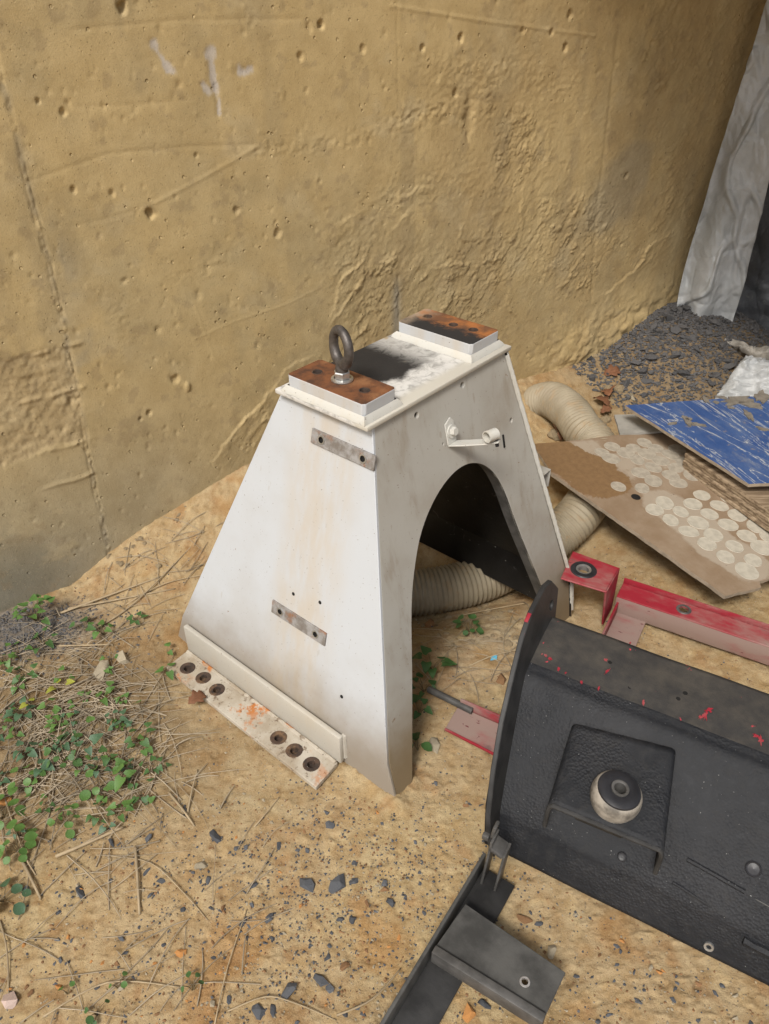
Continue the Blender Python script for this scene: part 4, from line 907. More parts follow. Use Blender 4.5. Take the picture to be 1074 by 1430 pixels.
# ================================================================== BOARDS
def plane3(a, b, c):
    n = np.cross(b-a, c-a); n /= np.linalg.norm(n); return (n if n[2] > 0 else -n), a
pn, pp = plane3(at(744, 620, .185), at(1013, 832, .105), at(916, 601, .165))
def pply(x, y): return onplane(x, y, pn, pp)
def board(name, outline, onp, nrm, th, mats, parent, jitter=0.0):
    P = [onp(*q) for q in outline]; o0 = P[0]; ex = (P[1]-P[0])/np.linalg.norm(P[1]-P[0]); ey = np.cross(nrm, ex)
    if parent is not None: o0 = np.array(parent.location); 
    uv = [(float((p-o0)@ex), float((p-o0)@ey)) for p in P]
    out = []
    for (a, b) in zip(uv, uv[1:]+uv[:1]):
        n = max(int(math.hypot(b[0]-a[0], b[1]-a[1])/.03), 1)
        for k in range(n):
            t = k/n; out.append((a[0]+(b[0]-a[0])*t+random.uniform(-1, 1)*jitter*(k > 0), a[1]+(b[1]-a[1])*t+random.uniform(-1, 1)*jitter*(k > 0)))
    bm = plate(out, [], th, lambda x, y, d: (x, y, -d), mtop=0, mside=1, mi=1)
    me = bpy.data.meshes.new(name); bmesh.ops.recalc_face_normals(bm, faces=bm.faces); bm.to_mesh(me); bm.free(); setmats(me, mats)
    o = link(name, me); o.matrix_world = Matrix(((ex[0], ey[0], nrm[0], o0[0]), (ex[1], ey[1], nrm[1], o0[1]), (ex[2], ey[2], nrm[2], o0[2]), (0, 0, 0, 1)))
    return o, ex, ey, o0
def plywood():
    global PLY
    # fine grid so that the stain and film shapes can live on it
    outline = [(744, 620), (771, 661), (829, 702), (920, 766), (1013, 832), (1063, 820), (1060, 812), (1100, 800), (1220, 780), (930, 598), (804, 615)]
    P = [pply(*q) for q in outline]; o0 = P[0]; ex = (P[4]-P[0])/np.linalg.norm(P[4]-P[0]); ey = np.cross(pn, ex)
    uv = [(float((p-o0)@ex), float((p-o0)@ey)) for p in P]
    bm = bmesh.new(); out = []
    for (a, b) in zip(uv, uv[1:]+uv[:1]):
        n = max(int(math.hypot(b[0]-a[0], b[1]-a[1])/.02), 1)
        for k in range(n): t = k/n; out.append((a[0]+(b[0]-a[0])*t+random.uniform(-1, 1)*.0012, a[1]+(b[1]-a[1])*t+random.uniform(-1, 1)*.0012))
    bm = plate(out, [], .012, lambda x, y, d: (x, y, -d), mtop=0, mside=1, mi=1)
    bmesh.ops.subdivide_edges(bm, edges=[e for e in bm.edges if e.calc_length() > .03], cuts=3, use_grid_fill=False)
    bmesh.ops.triangulate(bm, faces=bm.faces[:])
    for _ in range(3): bmesh.ops.subdivide_edges(bm, edges=[e for e in bm.edges if e.calc_length() > .02], cuts=1); bmesh.ops.triangulate(bm, faces=bm.faces[:])
    bmesh.ops.recalc_face_normals(bm, faces=bm.faces); me = bpy.data.meshes.new('plywood_sheet'); bm.to_mesh(me); bm.free(); setmats(me, ['ply', 'panel_edge'])
    def uvp(x, y): p = pply(x, y); return float((p-o0)@ex), float((p-o0)@ey)
    co = np.zeros(len(me.vertices)*3, np.float32); me.vertices.foreach_get('co', co); co = co.reshape(-1, 3)
    d1, _ = polydist(co[:, 0], co[:, 1], [uvp(*q) for q in ((745, 625), (790, 640), (820, 660), (838, 668))]); stain = sst(.15, .04, d1)
    d2, _ = polydist(co[:, 0], co[:, 1], [uvp(*q) for q in ((930, 705), (970, 730), (1000, 760), (1040, 785))]); d3, _ = polydist(co[:, 0], co[:, 1], [uvp(*q) for q in ((820, 630), (860, 650), (900, 640), (960, 640), (1000, 660))])
    film = np.maximum(sst(.12, .03, d2), .62*sst(.17, .02, d3))
    for nm, val in (('film', film), ('stain', stain)): a = me.attributes.new(nm, 'FLOAT', 'POINT'); a.data.foreach_set('value', val.astype(np.float32))
    o = link('plywood_sheet', me); o.matrix_world = Matrix(((ex[0], ey[0], pn[0], o0[0]), (ex[1], ey[1], pn[1], o0[1]), (ex[2], ey[2], pn[2], o0[2]), (0, 0, 0, 1)))
    tag(o, 'weathered brown plywood sheet covered with round cream glue spots', 'plywood')
    dl = [(405, 608), (445, 585), (500, 610), (530, 590), (575, 570), (620, 592), (545, 637), (585, 614), (640, 642), (470, 745), (565, 752), (610, 722), (560, 690), (610, 668), (680, 700), (710, 730), (680, 618), (735, 645), (700, 670), (765, 700), (790, 675), (840, 705), (705, 596), (440, 632), (805, 780), (912, 790), (768, 815), (875, 822), (985, 827), (615, 838), (835, 855), (947, 860), (1040, 868), (680, 880), (720, 846), (790, 890), (910, 898), (1020, 905), (752, 925), (850, 940), (985, 943), (1075, 948), (825, 975), (935, 985), (1050, 990), (900, 1027), (1010, 1040), (985, 1083), (655, 810), (870, 745), (940, 765), (1060, 830)]
    var = []
    for k in range(10):
        bm = bmesh.new(); n = 20; top = []; bot = []
        for i in range(n):
            a = 2*math.pi*i/n; r = .0325*(1+.05*math.sin(2*a+k)+random.uniform(-.03, .03)); top.append(bm.verts.new((r*.94*math.cos(a), r*.94*math.sin(a), .0018))); bot.append(bm.verts.new((r*math.cos(a), r*math.sin(a), -.001)))
        inn = [bm.verts.new((v.co.x*.86, v.co.y*.86, .0010)) for v in top]
        for i in range(n):
            j = (i+1) % n; bm.faces.new((bot[i], bot[j], top[j], top[i])); bm.faces.new((top[i], top[j], inn[j], inn[i]))
        bm.faces.new(inn); me2 = bpy.data.meshes.new('glue_spot'); bmesh.ops.recalc_face_normals(bm, faces=bm.faces); bm.to_mesh(me2); bm.free(); setmats(me2, 'glue_dull' if k < 5 else 'glue'); var.append(me2)
    for i, (x, y) in enumerate(dl):
        p = uvp(700+x/2.872, 420+y/2.872); g = link('glue_spot', var[i % 5+(5 if y > 765 else 0)], o); g.location = (p[0], p[1], .0); g.rotation_euler = (0, 0, random.uniform(0, 6)); sc = random.uniform(.78, 1.08); g.scale = (sc, sc*random.uniform(.85, 1.1), random.uniform(.3, 1))
    bm = bmesh.new(); p = uvp(888, 694); lathe(bm, [(.0001, .0008), (.013, .0008), (.015, .0)], (p[0], p[1], 0), (0, 0, 1), 16); from_bm('knot_hole', bm, 'void', o)
plywood()
bn, bp_ = plane3(at(873, 566, .25), at(1046, 676, .235), at(1074, 552, .27))
def pbl(x, y): return onplane(x, y, bn, bp_)
blue, bex, bey, bo = board('blue_panel', [(873, 566), (1046, 676), (1200, 668), (1200, 543)], pbl, bn, .011, ['blue', 'panel_edge'], None, .0008)
tag(blue, 'scratched blue faced panel with crusts of dried mud', 'panel')
# blue edge band
def buv(x, y): p = pbl(x, y); return float((p-bo)@bex), float((p-bo)@bey)
def flake(px, py, rx, ry):
    c = buv(px, py); bm = bmesh.new(); n = 14; vs = []; ph = random.uniform(0, 6); rot = random.uniform(0, 3)
    for k in range(n):
        t = 2*math.pi*k/n; r = random.uniform(.45, 1.1); x, y = rx*r*math.cos(t), ry*r*math.sin(t)
        vs.append(bm.verts.new((c[0]+x*math.cos(rot)-y*math.sin(rot), c[1]+x*math.sin(rot)+y*math.cos(rot), .0042)))
    f = bm.faces.new(vs); r = bmesh.ops.extrude_face_region(bm, geom=[f]); bmesh.ops.translate(bm, verts=[v for v in r['geom'] if isinstance(v, bmesh.types.BMVert)], vec=(0, 0, -.0039))
    bmesh.ops.triangulate(bm, faces=bm.faces[:]); o = from_bm('mud_flake', bm, 'mud_flake', None, smooth=False); o.matrix_world = blue.matrix_world.copy()
    return tag(o, 'flake of dried grey mud stuck on the blue panel', 'mud', 'mud flakes on the blue panel')
for q in ((960, 590, .045, .016), (975, 594, .03, .012), (985, 559, .03, .01), (1030, 560, .07, .03), (1050, 566, .05, .025), (1045, 580, .05, .012), (1008, 556, .03, .012), (1062, 555, .05, .03), (1066, 600, .025, .01), (962, 586, .015, .01), (1020, 570, .015, .008), (940, 592, .02, .009), (1000, 563, .012, .008)): flake(*q)
# grooved timber under the blue panel
def timber():
    a, b = at(958, 632, .20), at(1120, 742, .185); d = b-a; L = np.linalg.norm(d); ex = d/L; ey = np.cross([0, 0, 1], ex); ey /= np.linalg.norm(ey)
    root = empty('timber_block', tuple((a+b)/2-np.array([0, 0, .03]))); tag(root, 'grooved brown timber propping up the blue panel', 'timber')
    R = Matrix((Vector(ex), Vector(ey), Vector(np.cross(ex, ey)))).transposed(); k = 0
    for i in range(5):
        bm = bmesh.new(); box(bm, Vector(ey)*(.055+.004*(i % 2))+Vector((0, 0, .024-.0135*i)), (L, .12, .0125), R, .0025); from_bm('layer', bm, 'timber', root)
timber()
gn = np.array([0, 0, 1.]); gb, *_ = board('grey_board', [(858, 579), (866, 606), (955, 600), (930, 578)], lambda x, y: at(x, y, .175), gn, .008, ['grey_board', 'grey_board'], None, .001)
tag(gb, 'small grey board sticking out under the blue panel', 'board')

# ================================================================== TARPS
def cloth(name, L, R, nu, nv, fold, mat, label, push, seed, uf=1.0):
    """sheet between a left and a right edge (bottom to top, 3D); folds push it along 'push'"""
    L = catmull(L, 8); R = catmull(R, 8); n = min(len(L), len(R)); me = bpy.data.meshes.new(name); bm = bmesh.new(); rows = []
    push = np.array(push, float)
    U, Vv = np.meshgrid(np.arange(nu+1)/nu, np.arange(nv+1)/nv); U = U*uf
    Wd = fold*(np.sin(U*9+1.2*np.sin(Vv*3+seed))*.45+.3*np.sin(U*21+Vv*4+seed))*(1-.55*Vv)
    Wd = Wd+fold*.8*fbm(U*3, Vv*5, 2, 500+seed)
    Wd = Wd+fold*.55*np.sin(U/uf*11+3.0*Vv+seed)*(1-Vv)**1.3*(uf < 1)+fold*.5*np.sin(U/uf*6-5*Vv)*(uf < 1)
    Wd = Wd+fold*.32*(uf < 1)*((1-np.abs(fbm(U*9+2*Vv, Vv*19, 3, 570+seed)))+(1-np.abs(fbm(U*8-5*Vv, Vv*15+U*4, 2, 580+seed))))
    # sharp creases of a stiff sheet
    cr = 1-np.abs(fbm(U*2+Vv*2.5, Vv*5-U*1.2, 2, 520+seed)); cr2 = 1-np.abs(fbm(U*2.5-Vv*4, Vv*4+U*2, 2, 540+seed))
    Wd = Wd+fold*(.55*sst(.86, 1.0, cr)+.45*sst(.88, 1.0, cr2)-.25*np.abs(fbm(U*4, Vv*8, 2, 560+seed)))
    for j in range(nv+1):
        t = j/nv*(n-1); i = min(int(t), n-2); f = t-i; a = L[i]*(1-f)+L[i+1]*f; b = R[i]*(1-f)+R[i+1]*f
        rows.append([bm.verts.new(tuple(a*(1-k/nu)+b*(k/nu)+push*Wd[j, k])) for k in range(nu+1)])
    for r0, r1 in zip(rows[:-1], rows[1:]):
        for k in range(nu): bm.faces.new((r0[k], r0[k+1], r1[k+1], r1[k]))
    o = from_bm(name, bm, mat, None, angle=180); m = o.modifiers.new('solid', 'SOLIDIFY'); m.thickness = .003
    return tag(o, label, 'tarp')
def wq(x, y, off): return onplane(x, y, WN, W0+WN*off)
toward = np.array([-.35, -.93, 0])
TL = [wq(938, 482, .06), wq(950, 400, .06), wq(990, 262, .06), wq(1030, 130, .06), wq(1064, 20, .06), wq(1092, -90, .06)]
pT = np.array([-.30, -.95, 0.]); p0T = TL[0]
def tq(x, y, back=0.0): return onplane(x, y, -pT, p0T-pT*back)
TR = [tq(1003, 496), tq(1030, 425), tq(1062, 300), tq(1085, 200), tq(1130, 90), tq(1180, -60)]
cloth('grey_tarp', TL, TR, 90, 240, .035, 'tarp', 'light grey tarpaulin hanging beside the wall down to the gravel', pT, 3, .42)
cloth('shaded_tarp', [tq(985, 482, .28), tq(1010, 400, .30), tq(1030, 250, .32), tq(1040, 60, .34), tq(1060, -80, .35)], [tq(1180, 455, .15), tq(1190, 380, .2), tq(1200, 250, .25), tq(1215, 60, .25), tq(1230, -80, .25)], 60, 90, .05, 'tarp_shaded', 'tarpaulin behind the light grey one, coloured dark for its shade', pT, 8, .6)
cloth('ground_tarp', [at(1000, 553, .10), at(1012, 535, .14), at(1030, 512, .19), at(1040, 500, .18)], [at(1180, 575, .10), at(1180, 545, .18), at(1170, 515, .24), at(1165, 498, .2)], 60, 40, .03, 'tarp', 'crumpled grey tarpaulin lying over the gravel near the blue panel', np.array([-.1, -.5, .85]), 5)
cloth('white_sack', [at(1003, 487, .14), at(1006, 481, .17), at(1012, 476, .19), at(1020, 473, .18)], [at(1120, 530, .15), at(1120, 515, .22), at(1118, 500, .24), at(1118, 492, .2)], 70, 24, .03, 'sack', 'dirty white woven sack crumpled on the gravel below the tarpaulins', np.array([-.1, -.5, .85]), 6)
bpy.data.objects['white_sack']['category'] = 'sack'

# unseen roof added only to shade the far wall and tarps on the right
def add_shade_roof():
    root = empty('shade_roof', tuple(W0+WD*4.4+WN*0.0)); root.rotation_euler = (0, 0, _wa); tag(root, 'added unseen roof that shades the far wall and tarpaulins', 'shade helper')
    x0, x1 = -3.0, 2.0; n = 120; bm = bmesh.new(); rows = []
    for y, z in ((0.02, 2.5), (-3.0, 2.15)):
        rows.append([[bm.verts.new((x0+(x1-x0)*i/n, y, z+.018*math.sin(i*1.25)+dz)) for i in range(n+1)] for dz in (0, .004)])
    for i in range(n):
        bm.faces.new((rows[0][0][i], rows[0][0][i+1], rows[1][0][i+1], rows[1][0][i])); bm.faces.new((rows[0][1][i+1], rows[0][1][i], rows[1][1][i], rows[1][1][i+1]))
    from_bm('shade_sheet', bm, 'grey_board', root)
    for y, z in ((-.1, 2.41), (-2.9, 2.09)):
        bm = bmesh.new(); box(bm, ((x0+x1)/2, y, z), (x1-x0, .06, .10)); from_bm('shade_rafter', bm, 'timber', root)
    bm = bmesh.new(); box(bm, (1.9, -2.9, 1.02), (.09, .09, 2.05)); from_bm('shade_post', bm, 'timber', root)
add_shade_roof()
# ================================================================== STONES, CLODS
def rockmesh(name, mat, flat, k, n=13):
    rr = random.Random(k*31+len(name)); bm = bmesh.new()
    for i in range(n):
        v = Vector((rr.gauss(0, 1), rr.gauss(0, 1), rr.gauss(0, 1))).normalized()*rr.uniform(.8, 1.0); v.z *= flat; v.y *= .72; bm.verts.new(v)
    bmesh.ops.convex_hull(bm, input=bm.verts[:]); bmesh.ops.delete(bm, geom=[v for v in bm.verts if not v.link_faces], context='VERTS')
    bmesh.ops.recalc_face_normals(bm, faces=bm.faces)
    me = bpy.data.meshes.new(name); bm.to_mesh(me); bm.free(); setmats(me, mat); return me
ROCK = {m: [rockmesh(nm, m, fl_, k) for k in range(9)] for m, nm, fl_ in (('slate', 'slate_chip', .38), ('clay', 'clay_lump', .6), ('pile_slate', 'gravel_stone', .55), ('pale_stone', 'pale_stone', .6), ('clod', 'soil_clod', .7), ('orange_stone', 'orange_stone', .6), ('pink_stone', 'pink_stone', .6))}
def stone(mat, name, p, r, label, cat, group=None, sink=.2):
    o = link(name, random.choice(ROCK[mat])); o.location = (p[0], p[1], p[2]+r*(.35-sink)); o.rotation_euler = (random.uniform(-.3, .3), random.uniform(-.3, .3), random.uniform(0, 6.28)); s_ = r*random.uniform(.9, 1.1); o.scale = (s_, s_*random.uniform(.75, 1.1), s_*random.uniform(.8, 1.1))
    return tag(o, label, cat, group)
def pxr(px, py, wpx):  # half width in metres of something wpx wide there
    p = atg(px, py); d = np.linalg.norm(p-EYEV); return p, wpx/FPX*d*.5
SL = 'small dark slate chip lying on the sandy ground'; CLY = 'small rusty brown clay lump lying on the sandy ground'
for x, y, w_, lab in ((429, 1236, 24, 'blue-grey slate chip at the centre of the sandy foreground'), (472, 1237, 26, 'broad layered slate chip right of the blue-grey one'), (448, 1371, 24, 'large dark slate chip standing near the bottom edge'), (404, 1385, 24, 'long slate chip left of the large dark one'), (361, 1414, 22, 'dark slate chip cut by the bottom edge'), (304, 1168, 22, 'angular slate chip below the foot plate'), (115, 1246, 20, 'grey slate chip at the left of the sand'), (714, 1296, 0, '')):
    if w_: p, r = pxr(x, y, w_*1.15); stone('slate', 'slate_chip', p, r, lab, 'stone')
for x, y, w_ in ((461, 1153, 15), (391, 1183, 15), (380, 1412, 14), (376, 1284, 16), (339, 1288, 14), (354, 1237, 14), (207, 1171, 13), (155, 1178, 14), (206, 1218, 13), (225, 1231, 12), (210, 1252, 11), (537, 1234, 12), (545, 1260, 16), (494, 1231, 13), (460, 1321, 10), (458, 1337, 12), (298, 1338, 8), (170, 1311, 10), (175, 1331, 9), (380, 1311, 10), (35, 1244, 14), (320, 1397, 11), (468, 1206, 11), (429, 1188, 10), (475, 1284, 10), (535, 1393, 9), (155, 1230, 9), (82, 1275, 9), (492, 1285, 12), (345, 1310, 8), (461, 1381, 12), (415, 1189, 9), (352, 1264, 8), (330, 1185, 9), (373, 1205, 8), (290, 1230, 12), (700, 1325, 9), (752, 1290, 12), (741, 1275, 9), (680, 1240, 18)):
    p, r = pxr(x, y, w_*1.1); stone('slate', 'slate_chip', p, r, SL, 'stone', 'slate chips on the sand')
for x, y, w_, m, nm, lab in ((254, 1331, 17, 'orange_stone', 'orange_stone', 'orange stone on the sand near the bottom left'), (537, 1244, 16, 'clay', 'clay_lump', 'round brown lump beside the slate chips on the right of the sand'), (482, 1350, 18, 'clay', 'clay_lump', 'reddish clay lump near the bottom of the sand'), (15, 1398, 26, 'pink_stone', 'pink_stone', 'pale pinkish stone in the bottom left corner'), (281, 1210, 22, 'pale_stone', 'pale_stone', 'yellow-brown stone on the sand below the slate chip'), (82, 1377, 14, 'orange_stone', 'orange_stone', 'orange stone among stems at the bottom left'), (142, 940, 36, 'pale_stone', 'pale_stone', 'pale round stone in the weeds'), (175, 920, 34, 'pale_stone', 'pale_stone', 'smooth grey stone behind the pale one in the weeds'), (770, 1330, 24, 'pale_stone', 'pale_stone', 'cream stone beside the black tray plate'), (732, 1285, 24, 'clay', 'clay_lump', 'purple-brown stone inside the frame corner'), (654, 1415, 22, 'orange_stone', 'orange_stone', 'orange stone inside the frame at the bottom edge'), (676, 1405, 20, 'slate', 'slate_chip', 'grey stone inside the frame beside the orange one'), (605, 1043, 30, 'pale_stone', 'pale_stone', 'buff stone left of the faded red tab'), (700, 950, 26, 'clay', 'clay_lump', 'reddish brown lump beside the black end plate'), (600, 873, 22, 'clay', 'clay_lump', 'yellow-brown lump in front of the duct hose'), (8, 1120, 20, 'orange_stone', 'orange_stone', 'terracotta fragment at the left edge of the weeds')):
    p, r = pxr(x, y, w_); stone(m, nm, p, r, lab, 'stone')
def in_sand(px, py):
    if py < 1085: return False
    if px < 330 and py < 1085+(330-px)*.33: return False
    if px < 610: return True
    if py > 1215 and px > 690+(py-1215)*.0 and py > 1200+(px-690)*.51+14 and px > 800: return True
    return py < 1150 and px < 690
cnt = 0
KINDS = (('slate', 'slate_chip', SL, 'slate chips on the sand'), ('clay', 'clay_lump', CLY, 'clay lumps on the sand'), ('orange_stone', 'orange_stone', 'small orange stone lying on the sandy ground', 'orange stones on the sand'), ('pale_stone', 'pale_stone', 'small buff stone lying on the sandy ground', 'buff stones on the sand'))
while cnt < 480:
    px, py = random.uniform(0, 1074), random.uniform(1085, 1430)
    if not in_sand(px, py): continue
    w_ = random.choice((4, 4, 5, 5, 6, 7, 8, 10)); p, r = pxr(px, py, w_)
    m_, nm_, lb_, g_ = KINDS[random.choices((0, 1, 2, 3), (50, 24, 8, 18))[0]]
    stone(m_, nm_, p, r, lb_, 'stone', g_, random.choice((.1, .3, .45))); cnt += 1
def scatter_stuff(name, mats, items, label=None, seed=1):
    """many tiny stones too small to pick apart: one mesh of squashed hulls"""
    base = np.array([(1, 0, 0), (-1, 0, 0), (0, 1, 0), (0, -1, 0), (0, 0, 1), (0, 0, -1)], float); A_ = np.array(items, float); n = len(A_); rr = np.random.default_rng(seed)
    fc = np.array([(0, 2, 4), (2, 1, 4), (1, 3, 4), (3, 0, 4), (2, 0, 5), (1, 2, 5), (3, 1, 5), (0, 3, 5)])
    b = (base[None]*rr.uniform(.6, 1.2, (n, 6, 1))*np.array([1, .8, .55])+rr.uniform(-.2, .2, (n, 6, 3)))*A_[:, None, 3:4]; a = rr.uniform(0, 6.28, (n, 1)); c, s_ = np.cos(a), np.sin(a)
    V = (np.stack([b[..., 0]*c-b[..., 1]*s_, b[..., 0]*s_+b[..., 1]*c, b[..., 2]], -1)+A_[:, None, :3]).reshape(-1, 3).tolist()
    F = (fc[None]+6*np.arange(n)[:, None, None]).reshape(-1, 3).tolist(); MI = np.repeat(A_[:, 4].astype(int), 8).tolist()
    me = bpy.data.meshes.new(name); me.from_pydata(V, [], F); setmats(me, mats); me.polygons.foreach_set('material_index', MI); me.update()
    o = link(name, me); o['kind'] = 'stuff'
    if label: o['label'] = label
    return o
N_ = 26000; gx, gy = RNG.uniform(-1.0, 1.1, N_), .47+1.5*RNG.random(N_)**2.0; gr_ = .0007+.0030*RNG.random(N_)**2.0; gh = ground_h(gx, gy); ok = (gx-W0[0])*WN[0]+(gy-W0[1])*WN[1] > .02
it = [(gx[i], gy[i], gh[i]+gr_[i]*.35, gr_[i], random.choice((0, 0, 1, 1, 2, 2, 3, 3))) for i in np.nonzero(ok)[0]]
cg = at(470, 1235, 0); cx_, cy_ = RNG.normal(cg[0], .22, 2600), RNG.normal(cg[1], .12, 2600); ch_ = ground_h(cx_, cy_); cr_ = .0012+.0030*RNG.random(2600)**1.6
it += [(cx_[i], cy_[i], ch_[i]+cr_[i]*.3, cr_[i], random.choice((0, 0, 0, 1, 2))) for i in range(2600)]
tag(scatter_stuff('grit', ['slate', 'clay', 'pale_stone', 'clod'], it, None, 3), 'fine grit and crumbs scattered over the sandy ground', 'grit')
# gravel heap
def heap_pt():
    while True:
        s, d = random.gauss(2.9, .36), abs(random.gauss(.18, .26))+.015
        if 2.3 < s < 4.0 and d < .85:
            p = W0+WD*s+WN*d; return p[0], p[1]
GR = 'dark grey crushed stone on the heap below the tarpaulin'
for i in range(270):
    x, y = heap_pt(); r = random.choice((.010, .012, .015, .018, .022, .030)); stone('pile_slate', 'gravel_stone', (x, y, gz(x, y)+random.uniform(-.003, .012)), r, GR, 'stone', 'stones of the gravel heap')
for x, y, w_, lab in ((925, 487, 26, 'large flat dark stone at the top of the gravel heap'), (948, 508, 24, 'broad dark stone in the middle of the gravel heap'), (905, 530, 20, 'dark stone at the front left of the gravel heap')): p, r = pxr(x, y, w_); stone('pile_slate', 'gravel_stone', p+np.array([0, 0, .012]), r, lab, 'stone')
hp = np.array([heap_pt() for i in range(9000)]); hh_ = ground_h(hp[:, 0], hp[:, 1]); it = [(hp[i, 0], hp[i, 1], hh_[i]+random.uniform(-.002, .006), random.uniform(.004, .012), 0) for i in range(len(hp))]
g0 = at(30, 885, 0); fx, fy = RNG.normal(g0[0], .12, 1500), RNG.normal(g0[1], .06, 1500); fh_ = ground_h(fx, fy); fr_ = RNG.uniform(.0025, .006, 1500)
it += [(fx[i], fy[i], fh_[i]+fr_[i]*.4, fr_[i], 0) for i in range(1500) if (fx[i]-W0[0])*WN[0]+(fy[i]-W0[1])*WN[1] > .012]
tag(scatter_stuff('gravel', ['pile_slate'], it, None, 4), 'fine dark crushed gravel by the wall foot and heap', 'gravel')
p, r = pxr(955, 552, 36); stone('pale_stone', 'pale_stone', p+np.array([0, 0, .01]), r, 'tan rounded stone at the back edge of the blue panel', 'stone')
p, r = pxr(925, 538, 16); stone('pale_stone', 'pale_stone', p+np.array([0, 0, .01]), r, 'small tan stone in the gravel heap', 'stone')
p, r = pxr(884, 558, 18); stone('pale_stone', 'pale_stone', p+np.array([0, 0, .01]), r, 'yellowish stone left of the blue panel corner', 'stone')
# soil clods, lumpy
def clodmesh(k):
    bm = bmesh.new(); bmesh.ops.create_icosphere(bm, subdivisions=2, radius=1.0)
    for v in bm.verts:
        c = v.co; f = 1+.30*float(fbm(np.array([c.x*1.6+k*3]), np.array([c.y*1.6+c.z*1.3]), 3, 600+k)[0])*1.6; v.co = Vector((c.x*f, c.y*f*.8, c.z*f*.62))
    me = bpy.data.meshes.new('soil_clod'); bm.to_mesh(me); bm.free(); setmats(me, 'clod'); return me
ROCK['clod'] = [clodmesh(k) for k in range(5)]
CL = 'lump of buff soil fallen at the foot of the wall'
for i in range(75):
    px, py = random.uniform(765, 905), random.uniform(470, 610)
    if py < 640-.95*(px-690)*.75+20 and px < 830: continue
    if px > 855 and py > 545: continue
    if (px-850)*.6+(py-560) > 35: continue
    p, r = pxr(px, py, random.choice((8, 10, 12, 16, 22))); stone('clod', 'soil_clod', p, r, CL, 'soil lump', 'soil lumps at the wall foot')
LCL = 'crumbly pale soil lump in front of the duct hose'
for i in range(45):
    px, py = random.uniform(590, 740), random.uniform(840, 905); p, r = pxr(px, py, random.choice((5, 6, 8, 10, 13))); stone('clod', 'soil_clod', p, r*.9, LCL, 'soil lump', 'soil lumps in front of the hose')
MCL = 'small soil lump on the bank behind the weeds'
for i in range(30):
    px = random.uniform(150, 340); py = 774-(px-152)*.62+random.uniform(0, 60); p, r = pxr(px, py, random.choice((4, 5, 7, 9))); stone('clod', 'soil_clod', p, r, MCL, 'soil lump', 'soil lumps on the bank')
# bent wire on the heap, colourful scrap
bm = bmesh.new(); pts = [atg(943, 527, .02), atg(955, 540, .025), atg(972, 545, .03), atg(985, 555, .03), atg(995, 562, .03)]; o0 = pts[0].copy(); tube(bm, [tuple(p-o0) for p in catmull(pts, 6)], .0035, 7); o = from_bm('bent_wire', bm, 'wire'); o.location = tuple(o0); tag(o, 'thin grey wire bent over the gravel behind the blue panel', 'wire')
p = atg(689, 921); bm = bmesh.new(); vs = [bm.verts.new(v) for v in ((-.009, -.006, .002), (.008, -.004, .004), (.010, .005, .009), (-.004, .008, .006))]; bm.faces.new(vs); rr = bmesh.ops.extrude_face_region(bm, geom=bm.faces[:]); bmesh.ops.translate(bm, verts=[v for v in rr['geom'] if isinstance(v, bmesh.types.BMVert)], vec=(0, 0, .0012)); o = from_bm('plastic_scrap', bm, 'scrap'); o.location = tuple(p); tag(o, 'tiny torn blue plastic scrap on the soil', 'litter')
# fallen brown leaves
def deadleaf(px, py, ln, rz, tilt, label):
    bm = bmesh.new(); n = 9; L, C_, R = [], [], []
    for i in range(n):
        t = i/(n-1); wd = .34*math.sin(math.pi*min(t*1.02, 1))**.7*(1+.35*math.sin(t*17))+.01; z = .22*math.sin(t*2.6)+.03*math.sin(t*9)
        C_.append(bm.verts.new((t-.5, 0, z))); L.append(bm.verts.new((t-.5, wd, z+.16*wd*2))); R.append(bm.verts.new((t-.5, -wd, z+.22*wd*2)))
    for i in range(n-1): bm.faces.new((C_[i], C_[i+1], L[i+1], L[i])); bm.faces.new((R[i], R[i+1], C_[i+1], C_[i]))
    o = from_bm('dead_leaf', bm, 'dead_leaf'); m = o.modifiers.new('solid', 'SOLIDIFY'); m.thickness = .02
    p = atg(px, py); o.location = (p[0], p[1], p[2]+.02); o.scale = (ln,)*3; o.rotation_euler = (tilt, random.uniform(-.4, .4), rz); tag(o, label, 'leaf')
for q in ((853, 528, .075, .3, .5, 'curled brown leaf highest on the soil beside the gravel'), (851, 556, .075, 1.2, -.5, 'rusty orange leaf standing below the curled one'), (838, 570, .08, 2.2, .2, 'grey-brown leaf near the hose and blue panel'), (777, 612, .09, 1.7, .5, 'pinkish dry leaf beside the hose end'), (845, 580, .05, .4, .3, 'small dry leaf beside the grey board'), (276, 985, .05, .9, .3, 'reddish leaf tucked under the foot plate'), (722, 640, .0, 0, 0, '')):
    if q[2] > 0: deadleaf(*q)

# ================================================================== WEEDS
def leafmesh(k, mat, kind):
    bm = bmesh.new(); n = 7; rr = random.Random(k); L, C_, R = [], [], []
    for i in range(n):
        t = i/(n-1)
        wd = (.52*(1-t)**.75*min(1, (t+.10)*4.2)**.5 if kind == 'heart' else .46*math.sin(math.pi*min(max(t, .0), 1))**.6)+.004
        z = -.22*t*t+.05*math.sin(t*5+k)
        back = -.10*(1 if i == 0 and kind == 'heart' else 0)
        C_.append(bm.verts.new((t, 0, z-.04))); L.append(bm.verts.new((t+back, wd, z+.10*wd))); R.append(bm.verts.new((t+back, -wd, z+.10*wd)))
    for i in range(n-1): bm.faces.new((C_[i], C_[i+1], L[i+1], L[i])); bm.faces.new((R[i], R[i+1], C_[i+1], C_[i]))
    me = bpy.data.meshes.new('leaf'); bm.to_mesh(me); bm.free(); setmats(me, mat); me.shade_smooth(); return me
LEAF = {(m, kd): [leafmesh(k, m, kd) for k in range(3)] for m in ('leaf', 'leaf_dark', 'leaf_yellow', 'leaf_blue') for kd in ('heart', 'oval')}
